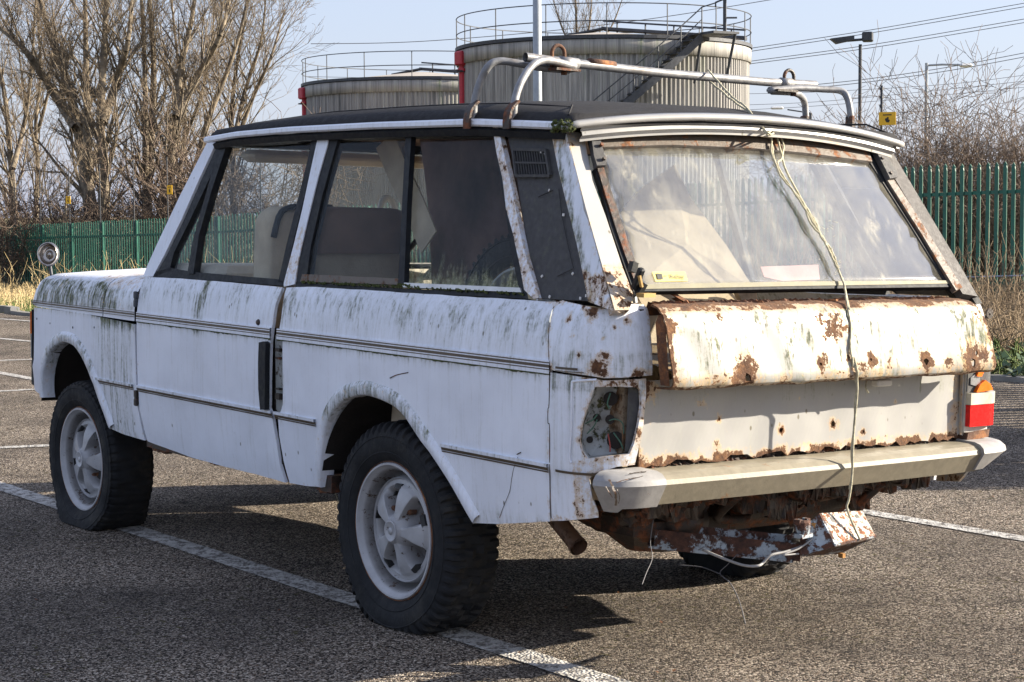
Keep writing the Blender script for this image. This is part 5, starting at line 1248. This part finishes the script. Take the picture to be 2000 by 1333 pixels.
# ================================================================ TANKS
def tank(name,label,px,D,rad,ztop,ribs,seed,stairs=False):
    c=depth(px,400,D); c[2]=0; zg=gh(c[0],c[1])-.2; root=things(name,label,'storage tank',(c[0],c[1],zg)); cc=np.array((c[0],c[1],0.))
    b=MB(); n=ribs*4; rows=[]
    for z in (zg,ztop-.5):
        rows.append([cc+np.array(((rad+(.0 if k%4 in (0,1) else -.05))*math.cos(2*math.pi*k/n),(rad+(.0 if k%4 in (0,1) else -.05))*math.sin(2*math.pi*k/n),z)) for k in range(n)])
    b.grid(rows,True); b.out('shell','tank',root)
    b=MB(); b.lathe([(rad+.02,ztop-.52),(rad+.06,ztop-.52),(rad+.06,ztop-.06),(rad+.02,ztop-.03),(rad-.1,ztop-.03)],72,'Z',cc); b.out('top_band','tank',root,True)
    b=MB(); b.lathe([(rad+.10,ztop-.02),(rad+.10,ztop+.10),(rad-.25,ztop+.10),(rad-.25,ztop-.02)],72,'Z',cc); b.out('rim_walkway','darksteel',root)
    b=MB(); b.lathe([(rad-.2,ztop+.05),(rad*.5,ztop+.36),(.5,ztop+.62),(0,ztop+.64)],64,'Z',cc); b.out('cone_roof','tankroof',root,True)
    gap0,gap1=(-1.15,-.98) if stairs else (9,9)
    P={h:[] for h in (.55,1.12)}
    b=MB(); n=120
    for h in P:
        seg_=[]
        for k in range(n+1):
            a=2*math.pi*k/n-math.pi
            seg_.append(cc+np.array(((rad+.05)*math.cos(a),(rad+.05)*math.sin(a),ztop+h)))
        b.tube(seg_,.019,5,False)
    for k in range(16):
        a=2*math.pi*(k+.3)/16; p=cc+np.array(((rad+.05)*math.cos(a),(rad+.05)*math.sin(a),0)); b.tube([p+(0,0,ztop),p+(0,0,ztop+1.12)],.02,5)
    b.out('guard_rail','darksteel',root)
    # walkway across the roof: a hatch housing and a beam to the right edge
    r=AX[0].copy(); r[2]=0; r/=np.linalg.norm(r); f=-np.array((AX[2][0],AX[2][1],0)); f/=np.linalg.norm(f)
    b=MB(); a0=cc+(0,0,ztop+.78); a1=cc+r*rad*.95+f*rad*.25+(0,0,ztop+.30); b.ribbon([a0,a1],.7,.10,(0,0,1)); b.ribbon([a0+(0,0,.28),a1+(0,0,.28)],.06,.06,(0,0,1)); b.ribbon([a0,a0-r*1.3+(0,0,-.25)],.8,.06,(0,0,1))
    for k in range(5): p=a0+(a1-a0)*(k+.5)/5; b.tube([p-(0,0,.5),p+(0,0,.28)],.03,5)
    b.out('roof_walkway','darksteel',root)
    # red riser pipe on the left
    p=cc-r*(rad*.965)+f*(rad*.27+.15)
    b=MB(); b.box(p+(0,0,ztop-.35),(.42,.42,.50),bev=.05); b.tube([p+(0,0,ztop-.5),p+(0,0,zg)],.11,10); b.lathe([(.0,-.05),(.16,-.05),(.16,.05),(0,.05)],10,'Z',p+(0,0,ztop-.75)); b.out('riser_pipe','redpipe',root)
    b=MB(); b.ribbon([p+f*.1+(-.25,0,ztop-.80),p+f*.1+(.25,0,ztop-.80)],.12,.06,(0,0,1)); b.out('pipe_bracket','darksteel',root)
    if stairs:
        b=MB(); ste=MB(); R2=rad+.75; ang0=math.atan2((f*.86+r*.50)[1],(f*.86+r*.50)[0]); sgn=1 if np.cross(f,r)[2]>0 else -1
        n=22; pin=[];pout=[]
        for k in range(n):
            a=ang0-sgn*(.95*(n-1-k)/(n-1)); z=ztop+.12-(n-1-k)*.22
            pi_=cc+np.array((math.cos(a)*(rad+.15),math.sin(a)*(rad+.15),z)); po=cc+np.array((math.cos(a)*R2,math.sin(a)*R2,z)); pin.append(pi_);pout.append(po)
            ste.ribbon([pi_,po],.26,.04,(0,0,1))
            if k%3==0: b.tube([po,po+(0,0,.85)],.022,5)
        for P_ in (pin,pout): b.ribbon([p-(0,0,.12) for p in P_],.05,.24,(0,0,1))
        b.tube([p+(0,0,.85) for p in pout]+[pout[-1]+(0,0,1.0)+r*.5],.022,5); b.tube([p+(0,0,.45) for p in pout],.018,5)
        b.ribbon([pout[-1],pin[-1]+r*1.2],1.3,.08,(0,0,1)); q=pout[-1]+r*1.1; b.tube([pout[-1]+r*.3,q+(0,0,0)],.05,5); b.tube([q,cc+(q-cc)*np.array((.93,.93,1))-(0,0,1.6)],.05,5); b.tube([pout[-1],cc+(pout[-1]-cc)*np.array((.93,.93,1))-(0,0,1.6)],.05,5)
        for dz in (0.,): 
            t=pout[-1]+r*.75; b.tube([t,t+(0,0,1.15)],.06,6); b.tube([t+(0,0,1.15),t+r*.4+(0,0,1.12)],.03,4); b.tube([t+(0,0,1.12),t-r*.3+(0,0,1.0),t-r*.3+(0,0,.85)],.03,4); b.tube([t+(0,0,.5),t+r*.4+(0,0,.5)],.03,4)
        b.tube([cc+f*(rad+.2)-r*rad*.15+(0,0,ztop-3.2),pout[8]],.03,4)
        b.out('stair_frame','darksteel',root); ste.out('stair_tread','darksteel',root)
    return root
tank('storage_tank','large pale ribbed storage tank with outside stairs behind the roof rack',1179,65,5.17,6.95,190,1,True)
tank('storage_tank','farther ribbed storage tank partly hidden by the large one, above the front of the roof',826,80,5.17,6.72,190,2)
# grey shed seen through the side windows
c=depth(735,360,70); b=MB(); root=things('grey_shed','pale corrugated shed glimpsed through the side windows of the car','shed',(c[0],c[1],gh(c[0],c[1])))
r=AX[0].copy(); f=np.array((AX[2][0],AX[2][1],0)); a=c-r*2.2; e=c+r*2.6; a[2]=e[2]=0; n=60; rows=[[],[]]
for k in range(n*2+1):
    p=a+(e-a)*k/(2*n)+f*(.06 if k%2 else 0); rows[0].append(p+(0,0,-2)); rows[1].append(p+(0,0,4.1))
b.grid(rows); b.out('shed_wall','tank',root)
b=MB(); b.add([a+(0,0,4.1)-f*.3,e+(0,0,4.1)-f*.3,e+(0,0,5.0)+f*4,a+(0,0,5.0)+f*4],[(0,1,2,3)]); b.add([a+(0,0,-2),a+(0,0,4.1),a+f*5+(0,0,4.1),a+f*5+(0,0,-2)],[(0,1,2,3)]); b.out('shed_roof','tankroof',root)
# ================================================================ LAMP POSTS
def vpost(px,ybot,ytop,D,r0,r1):
    p=depth(px,400,D); zt=depth(px,ytop,D)[2]; return np.array((p[0],p[1],gh(p[0],p[1]))),np.array((p[0],p[1],zt))
rr=AX[0]; ff=np.array((AX[2][0],AX[2][1],0))
a,t=vpost(1051,0,-160,25,0,0); root=things('lamp_post','thick grey lamp post rising behind the car roof past the top of the picture','lamp post',tuple(a))
b=MB(); b.tube([a,a+(t-a)*.5,t],[.066,.062,.055],12); b.out('pole','steel',root,True); b=MB(); b.tube([t,t+rr*.9+(0,0,.3)],.03,8); b.box(t+rr*1.1+(0,0,.32),(.55,.22,.12),bev=.04); b.out('lamp_head','steel',root)
a,t=vpost(1678,0,82,50,0,0); root=things('lamp_post','slim lamp post with two floodlight heads above the right end of the roof','lamp post',tuple(a))
b=MB(); b.tube([a,t+(0,0,-.1)],[.055,.045],8); b.tube([t-rr*.35+(0,0,.0),t+rr*.3+(0,0,.05)],.04,6); b.out('pole','darksteel',root)
b=MB(); q=t-rr*.45+(0,0,.03); b.add([q-rr*.38+(0,0,.02)-ff*.15,q+rr*.25+(0,0,.10)-ff*.2,q+rr*.25+(0,0,-.02)-ff*.2,q-rr*.2+(0,0,-.12)-ff*.15,q-rr*.38+(0,0,.02)+ff*.15,q+rr*.25+(0,0,.10)+ff*.2,q+rr*.25+(0,0,-.02)+ff*.2,q-rr*.2+(0,0,-.12)+ff*.15],[(0,1,2,3),(7,6,5,4),(0,4,5,1),(1,5,6,2),(2,6,7,3),(3,7,4,0)]); b.out('floodlight','darksteel',root)
b=MB(); b.box(t+rr*.2+(0,0,.10),(.40,.30,.26),rz=.7,bev=.03); b.out('floodlight','darksteel',root)
a,t=vpost(1807,0,125,58,0,0); root=things('lamp_post','street lamp with long arm reaching right over the bare bushes','lamp post',tuple(a))
b=MB(); b.tube([a,t],[.06,.05],8); b.tube([t+(0,0,-.08),t+rr*.5+(0,0,-.05),t+rr*1.05+(0,0,-.06)],.035,6); b.out('pole','steel',root)
b=MB(); b.box(t+rr*1.25+(0,0,-.08),(.42,.22,.12),rz=-.64,bev=.05); b.out('lamp_head','white',root)
a,t=vpost(1582,0,222,95,0,0); root=things('lamp_post','distant street lamp with arm reaching left just above the roof edge','lamp post',tuple(a))
b=MB(); b.tube([a,t],[.10,.08],8); b.tube([t,t-rr*1.2+(0,0,.18)],.04,6); b.out('pole','darksteel',root)
b=MB(); b.box(t-rr*1.75+(0,0,.26),(.65,.25,.14),rz=-.64,bev=.05); b.out('lamp_head','white',root)
# power lines
PL=[((607,86),(760,84),(900,76),(1100,58),(1300,33),(1517,-2)),
 ((1400,106),(1458,96),(1700,59),(2010,5)),((1400,112),(1458,102),(1700,65),(2010,12)),((1400,131),(1459,121),(1700,88),(2010,36)),((1400,136),(1459,126),(1700,94),(2010,43)),
 ((1580,167),(1700,154),(1850,132),(2010,102)),((1590,172),(1700,160),(1850,139),(2010,110)),((1440,184),(1600,180),(1850,165),(2010,146)),((1440,206),(1600,199),(1800,180),(2010,158)),((1440,216),(1600,207),(1800,190),(2010,170)),((600,150),(700,152),(900,156),(1000,160))]
wl=['topmost power line sagging across the sky above both tanks','upper power line of the top pair at the right','lower power line of the top pair at the right','upper power line of the second pair at the right','lower power line of the second pair at the right','upper power line of the third pair, behind the lamp arm','lower power line of the third pair, behind the lamp arm','upper of three faint low power lines above the right bushes','middle of three faint low power lines above the right bushes','lowest of three faint low power lines above the right bushes','faint power line crossing behind the left tank railing']
for P,l in zip(PL,wl):
    b=MB(); n=len(P); Q=[depth(x,y,150.) for x,y in P]; b.tube(smoothpath(Q,8),.028 if P[0][0]!=600 and 'faint' not in l else .018,4); tag(b.out('power_line','wire'),l,'power line','overhead power lines')
# lattice pylon far away seen through the door window
c=depth(577,300,160); root=things('pylon','lattice electricity pylon glimpsed through the door window','pylon',(c[0],c[1],-2)); b=MB()
for s_ in (-1,1):
    for g_ in (-1,1): b.tube([np.array((c[0],c[1],-2))+rr*s_*1.6+ff*g_*1.6,np.array((c[0],c[1],8.))+rr*s_*.5+ff*g_*.5],.05,4)
for k in range(10):
    z=-2+k; w=1.6-1.1*k/10; w2=1.6-1.1*(k+1)/10; o=np.array((c[0],c[1],0.)); b.tube([o+rr*w+(0,0,z),o-rr*w2+(0,0,z+1)],.03,3); b.tube([o-rr*w+(0,0,z),o+rr*w2+(0,0,z+1)],.03,3)
b.out('lattice','darksteel',root)
# ================================================================ TREES
def fasttubes(segs,n):
    """segs: list of (p0,p1,r0,r1) arrays -> V,F quickly"""
    P0=np.array([s[0] for s in segs]);P1=np.array([s[1] for s in segs]);r0=np.array([s[2] for s in segs]);r1=np.array([s[3] for s in segs])
    T=P1-P0; T/=np.linalg.norm(T,axis=1)[:,None]+1e-9; A=np.where(np.abs(T[:,2:3])<.9,np.array([[0,0,1.]]),np.array([[1.,0,0]])); Uu=np.cross(T,A); Uu/=np.linalg.norm(Uu,axis=1)[:,None]; Vv=np.cross(T,Uu)
    V=[]
    for P,r in ((P0,r0),(P1,r1)):
        for k in range(n):
            a=2*math.pi*k/n; V.append(P+(Uu*math.cos(a)+Vv*math.sin(a))*r[:,None])
    V=np.stack(V,1).reshape(-1,3); m=len(segs); F=[]
    base=np.arange(m)*2*n
    for k in range(n):
        F.append(np.stack([base+k,base+(k+1)%n,base+n+(k+1)%n,base+n+k],1))
    return V,np.concatenate(F,0)
def fastmesh(name,V,F,mat,parent,org,kind=None):
    me=bpy.data.meshes.new(name); V=V-np.array(org); me.vertices.add(len(V)); me.vertices.foreach_set('co',V.astype(np.float32).ravel())
    k=F.shape[1]; me.loops.add(F.size); me.loops.foreach_set('vertex_index',F.astype(np.int32).ravel()); me.polygons.add(len(F)); me.polygons.foreach_set('loop_start',np.arange(0,F.size,k,dtype=np.int32)); me.polygons.foreach_set('loop_total',np.full(len(F),k,dtype=np.int32))
    me.update(calc_edges=True); me.validate(); me.materials.append(M[mat]); o=bpy.data.objects.new(name,me); COL.objects.link(o)
    if parent: o.parent=parent
    if kind: o['kind']=kind
    return o
def grow(rng,out,p,d,L,r,lev,maxlev,up,spread,kids,wig=.12,dens=.46):
    n=4 if lev<2 else 3; q=np.array(p,float); d=np.array(d,float)
    for i in range(n):
        d=d+rng.normal(0,wig,3)+np.array((0,0,up)); d/=np.linalg.norm(d); q2=q+d*L/n; ra=r*(1-.7*i/n); rb=r*(1-.7*(i+1)/n)
        out[min(lev,2)].append((q,q2,max(ra,.004),max(rb,.004)))
        if lev<maxlev:
            for c in range(kids if i>0 or lev>0 else 1):
                if rng.random()<dens:
                    s=rng.normal(0,1,3); s-=d*(s@d); s/=np.linalg.norm(s)+1e-9; dd=d*math.cos(spread)+s*math.sin(spread*rng.uniform(.7,1.3))
                    grow(rng,out,q+(q2-q)*rng.random(),dd,L*rng.uniform(.45,.68),ra*.52,lev+1,maxlev,up,spread,kids,wig*1.25,dens)
        q=q2
def tree(label,trunks,D,r0,seed,mat='bark',twig='twig',kids=2,maxlev=3,spread=.6,up=.1,blen=3.2,zb=None,every=1,group='bare trees beyond the fence',rmin=.015,lo=.12,name='bare_tree',tw=None):
    rng=np.random.RandomState(seed); segs=[];out=[[],[],[]]; base=None
    for ti,tr in enumerate(trunks):
        P=[depth(x,y,D+rng.uniform(-.8,.8)*(ti>0)) for x,y in tr]; 
        if ti==0: base=np.array((P[0][0],P[0][1],gh(P[0][0],P[0][1])-.1)); P=[base]+P
        P=smoothpath(P,5); n=len(P)
        for i in range(n-1):
            t=i/n; ra=max(r0*(1-.8*t)*(1 if ti==0 else .7),rmin); segs.append((P[i],P[i+1],ra,max(r0*(1-.8*(i+1)/n)*(1 if ti==0 else .7),rmin)))
            if t>lo and i%every==0:
                for c in range(1 if rng.random()<.6 else 2):
                    s=rng.normal(0,1,3); s[2]=0; s/=np.linalg.norm(s)+1e-9; d=s*math.sin(spread)+np.array((0,0,1))*math.cos(spread)
                    grow(rng,out,P[i],d,blen*(1-.45*t)*rng.uniform(.6,1.1),ra*.36,0,maxlev,up,spread,kids)
    root=things(name,label,'tree',tuple(base),group)
    V,F=fasttubes(segs,8); fastmesh('trunk',V,F,mat,root,base)
    if out[0]+out[1]:
        V,F=fasttubes(out[0]+out[1],4); fastmesh('limbs',V,F,mat,root,base)
    if out[2]:
        tws=[(a,b_,max(c*1.0,tw or .0055),max(d_*1.0,(tw or .0055)*.8)) for a,b_,c,d_ in out[2]]
        V,F=fasttubes(tws,3); fastmesh('crown',V,F,twig,root,base)
    return root
tree('tall bare tree with thick dark trunk sweeping up to the left corner',[[(178,425),(165,330),(150,240),(128,150),(95,60),(62,-60)],[(172,380),(171,250),(168,120),(165,-60)],[(150,250),(110,190),(50,100),(-20,40)]],62,.30,11)
tree('straight pale-barked bare tree standing between its thick neighbours at the left',[[(203,425),(202,330),(196,240),(202,120),(208,0),(212,-80)],[(200,240),(228,160),(250,80),(262,-40)]],58,.24,12)
tree('twin-stemmed bare tree right of the straight pale one',[[(287,425),(292,330),(297,230),(300,120),(292,0),(290,-80)],[(285,425),(284,300),(283,150),(276,0),(262,-60)]],60,.20,13)
tree('pale bare tree leaning right with forked trunk left of the windscreen pillar',[[(317,425),(330,330),(344,230),(352,140),(372,50),(388,-60)],[(344,230),(385,150),(430,70),(452,-20)]],59,.22,14)
tree('slender bare tree leaning right just above the windscreen pillar',[[(368,425),(385,320),(408,230),(440,150),(470,60),(490,-40)]],61,.17,15,blen=2.8)
tree('rightmost tall bare tree, its rounded crown ending left of the tanks',[[(455,430),(456,330),(452,230),(462,130),(478,40),(492,-60)],[(455,300),(490,200),(530,110),(556,20)],[(456,280),(478,180),(510,80),(520,-20)]],64,.14,16,blen=3.4)
tree('bare tree filling the far left edge of the picture',[[(28,425),(20,300),(8,180),(-20,60),(-50,-60)],[(25,330),(50,230),(62,120),(70,0)]],66,.16,17,blen=3.2)
tree('thin crooked white sapling in front of the thick trunk behind the fence',[[(128,428),(130,380),(138,350),(155,310),(160,300)],[(101,432),(95,400),(88,360),(84,320)]],56,.05,18,blen=.9,maxlev=2,kids=1)
tree('slim bare tree in the gap left of the thick dark trunk',[[(70,425),(74,330),(70,240),(80,140),(74,40),(70,-60)],[(72,300),(50,200),(36,90)],[(73,260),(96,170),(104,60)]],68,.12,21,blen=2.8)
tree('bare tree with crossing limbs behind the pale leaning one',[[(340,425),(352,330),(362,240),(350,140),(338,30),(330,-60)],[(356,280),(392,190),(412,90),(420,0)]],70,.13,22,blen=3.)
tree('bare treetop sticking up far behind the large tank',[[(1128,200),(1130,120),(1126,60),(1124,0),(1120,-60)],[(1130,130),(1150,60),(1156,-20)],[(1130,120),(1100,60),(1080,0)],[(1135,130),(1190,60),(1215,0)]],100,.12,19,mat='bark',blen=2.6,spread=.38,maxlev=2,group='bare trees beyond the fence')
def bush(label,px,y,D,h,wid,seed,n=60,mat='bushtw',tw=.006,group='bare bushes beyond the fence',name='bare_bush',spread=.75,ml=3,up=.05):
    rng=np.random.RandomState(seed); c=depth(px,y,D); base=np.array((c[0],c[1],gh(c[0],c[1])-.1)); out=[[],[],[]]
    for k in range(n):
        a=rng.uniform(0,2*math.pi); s=rng.uniform(0,1)**.5; p=base+np.array((math.cos(a)*wid*.45*s,math.sin(a)*wid*.45*s,0)); d=np.array((math.cos(a)*.45*s,math.sin(a)*.45*s,1.)); d/=np.linalg.norm(d)
        grow(rng,out,p,d,h*rng.uniform(.55,1.)*(1-.35*s),.022,0,ml,up,spread,2,.16)
    root=things(name,label,'bush',tuple(base),group)
    V,F=fasttubes(out[0],4); fastmesh('stems',V,F,mat,root,base)
    tws=[(a,b_,max(c_,tw),max(d_,tw*.8)) for a,b_,c_,d_ in out[1]+out[2]]; V,F=fasttubes(tws,3); fastmesh('twigs',V,F,mat,root,base); return root
lb=['brown bare bush at the far left edge behind the green fence','brown bare bush between the far left edge and the white sapling','tangled bare bush at the foot of the thick left trunk','tangled bare bush behind the fence, under the straight pale tree','tangled bare bush behind the fence, under the twin-stemmed tree','tangled bare bush left of the windscreen pillar','bare bush seen through the front of the door window','bare bush seen through the rear of the door window']
for i,px in enumerate((5,60,120,185,255,320,400,480)): bush(lb[i],px,430,57+i%3,(3.8,4.2,3.2,2.8,3.,3.2,5.,5.2)[i],4.2,30+i,36,tw=.011,ml=3)
rb_=['bare bush directly behind the right end of the car roof','dense bare bush behind the yellow sign','tallest dense bare bush right of the yellow sign','dense bare bush at the right edge behind the palisade','bare bush low behind the palisade at the right corner of the rear window','bare bush seen through the rear window behind the fence']
for i,(px,h,wd) in enumerate(((1650,2.5,2.4),(1760,3.1,2.4),(1860,3.5,2.6),(1975,3.3,2.6),(1720,2.5,2.4),(1560,1.9,2.4))): bush(rb_[i],px,430,(32,31.5,32.5,31,34,34)[i],h,wd,60+i,105,tw=.0045)
bush('arching bare bush at the far right rising above the others',1950,430,35,3.6,1.6,77,8,tw=.007,spread=.5,ml=2)
# dry scrub and grass along the verge
def stuff(name,poly,n,hmin,hmax,mat,label,seed,r=.004,bend=.5,seg=4,cat='undergrowth'):
    rng=np.random.RandomState(seed); segs=[]; B=np.array(poly); lo,hi=B.min(0),B.max(0); c=0
    while c<n:
        x,y=rng.uniform(lo,hi)
        if not inpoly(x,y,poly): continue
        c+=1; h=rng.uniform(hmin,hmax); p=np.array((x,y,gh(x,y))); a=rng.uniform(0,2*math.pi); d=np.array((math.cos(a)*bend*rng.random(),math.sin(a)*bend*rng.random(),1.)); rr_=r*rng.uniform(.6,1.4)
        for k in range(seg):
            d=d+rng.normal(0,.22,3); d[2]-=.10*bend*k; d/=np.linalg.norm(d); q=p+d*h/seg; segs.append((p,q,rr_*(1-k/seg*.6),rr_*(1-(k+1)/seg*.6))); p=q
    V,F=fasttubes(segs,3); o=fastmesh(name,V,F,mat,None,(0,0,0),'stuff'); tag(o,label,cat); return o
stuff('dry_scrub',[(9.6,4.8),(12,3.5),(17,9.5),(17,17),(10.5,14),(8.6,9)],9000,.2,.75,'scrub','tangle of dry bramble stems in front of the green fence at the right',81,.0055,.9,5)
stuff('dry_scrub',[(16.9,9.5),(16.9,26),(13.5,24),(13.5,8)],1500,.4,1.3,'scrub','tall dead stems growing up the palisade at the right',82,.006,.5,5)
stuff('straw_grass',[(5.6,20),(7.5,19),(13,24),(16.8,38),(16.8,50),(10,50),(2,32),(2,27)],9000,.12,.42,'straw','dry straw-coloured grass on the far left verge',83,.010,.45,3,'grass')
stuff('straw_grass',[(13.5,24),(16.9,30),(16.9,48),(14.2,44)],260,.5,1.3,'straw','tall dead weeds against the left part of the green fence',86,.010,.3,4,'weeds')
stuff('verge_grass',[(7.9,4.0),(8.6,3.6),(9.8,7),(8.2,12),(6.2,20),(11,26),(8,30),(2,26.5),(5.2,19),(6.8,11.5)],9000,.08,.35,'grass','green grass tufts along the edge of the verge',84,.008,.7,3,'grass')
# broad leaved weeds and leaf litter at the right edge
rng=np.random.RandomState(5); V=[];F=[]
for k in range(1500):
    x=rng.uniform(7.6,9.6); y=rng.uniform(3.2,8.5)
    if x<7.75-(y-4)*.12: continue
    a=rng.uniform(0,6.28); L=rng.uniform(.05,.16); w_=L*.3; p=np.array((x,y,gh(x,y)+.02+rng.uniform(0,.12))); d=np.array((math.cos(a),math.sin(a),rng.uniform(.1,.9))); d/=np.linalg.norm(d); s=np.cross(d,(0,0,1)); s/=np.linalg.norm(s)
    i=len(V); V+=[p,p+d*L*.5+s*w_,p+d*L,p+d*L*.5-s*w_]; F.append((i,i+1,i+2,i+3))
fastmesh('broad_weeds',np.array(V),np.array(F),'leaf',None,(0,0,0),'stuff'); tag(bpy.data.objects['broad_weeds'],'broad green weed leaves beside the tarmac at the right edge','weeds')
V=[];F=[]
for k in range(260):
    x=rng.uniform(-2.5,5); y=rng.uniform(-2,9); a=rng.uniform(0,6.28); L=rng.uniform(.006,.02); p=np.array((x,y,.004)); d=np.array((math.cos(a),math.sin(a),.35)); s=np.array((-math.sin(a),math.cos(a),.1)); i=len(V); V+=[p-d*0,p+d*L*.5+s*L*.35,p+d*L,p+d*L*.5-s*L*.35]; F.append((i,i+1,i+2,i+3))
fastmesh('leaf_litter',np.array(V),np.array(F),'nut',None,(0,0,0),'stuff'); tag(bpy.data.objects['leaf_litter'],'scattered crumbs of dead leaves and grit on the tarmac','leaf litter')
# unseen bush added beyond the right edge only to shade the tarmac
rng=np.random.RandomState(9); V=[];F=[]
for k in range(26000):
    u=rng.normal(0,1,3); u/=np.linalg.norm(u); q=u*rng.uniform(.55,1.)**.5*np.array((.85,1.25,.98)); q=q*(1+.10*math.sin(q[1]*6)+.08*math.sin(q[0]*9+2)); p=np.array((6.5,.15,.98))+q
    if p[2]<.02: continue
    a=rng.normal(0,1,3); a/=np.linalg.norm(a); s=np.cross(a,u); s/=np.linalg.norm(s)+1e-9; L=rng.uniform(.04,.08); i=len(V); V+=[p,p+a*L*.5+s*L*.4,p+a*L,p+a*L*.5-s*L*.4]; F.append((i,i+1,i+2,i+3))
root=things('unseen_bush','unseen rounded evergreen bush added just outside the right edge to shade the tarmac','bush',(6.5,.15,0)); fastmesh('foliage',np.array(V),np.array(F),'leaf',root,(6.5,.15,0))
b=MB(); b.tube([(6.5,.15,0),(6.5,.15,1.1)],[.12,.06],8); b.out('trunk','bark2',root)

# separate pieces of these parts become parts of their own
SPLIT=('bulb_hole','roof_seam','cut_cable','door_latch','hinge_bolt','trim_fixing','bolt_hole','wheel_nut','dangling_wire','trailer_cable','clamp_plate','lower_moulding','panel_crack','rim_slot','latch_spring','window_latch')
for o in list(bpy.data.objects):
    if o.type!='MESH' or o.name.split('.')[0] not in SPLIT: continue
    me=o.data; n=len(me.vertices); par=list(range(n))
    def fnd(a):
        while par[a]!=a: par[a]=par[par[a]]; a=par[a]
        return a
    for e in me.edges:
        a,b_=fnd(e.vertices[0]),fnd(e.vertices[1]); par[a]=b_
    comp={}
    for p in me.polygons: comp.setdefault(fnd(p.vertices[0]),[]).append(tuple(p.vertices))
    if len(comp)<2: continue
    sm=me.polygons[0].use_smooth
    for i,fs in enumerate(comp.values()):
        ids=sorted({v for f in fs for v in f}); mp={v:k for k,v in enumerate(ids)}
        q=mesh(o.name.split('.')[0],[tuple(me.vertices[v].co) for v in ids],[tuple(mp[v] for v in f) for f in fs],me.materials[0],o.parent,sm)
    bpy.data.objects.remove(o)
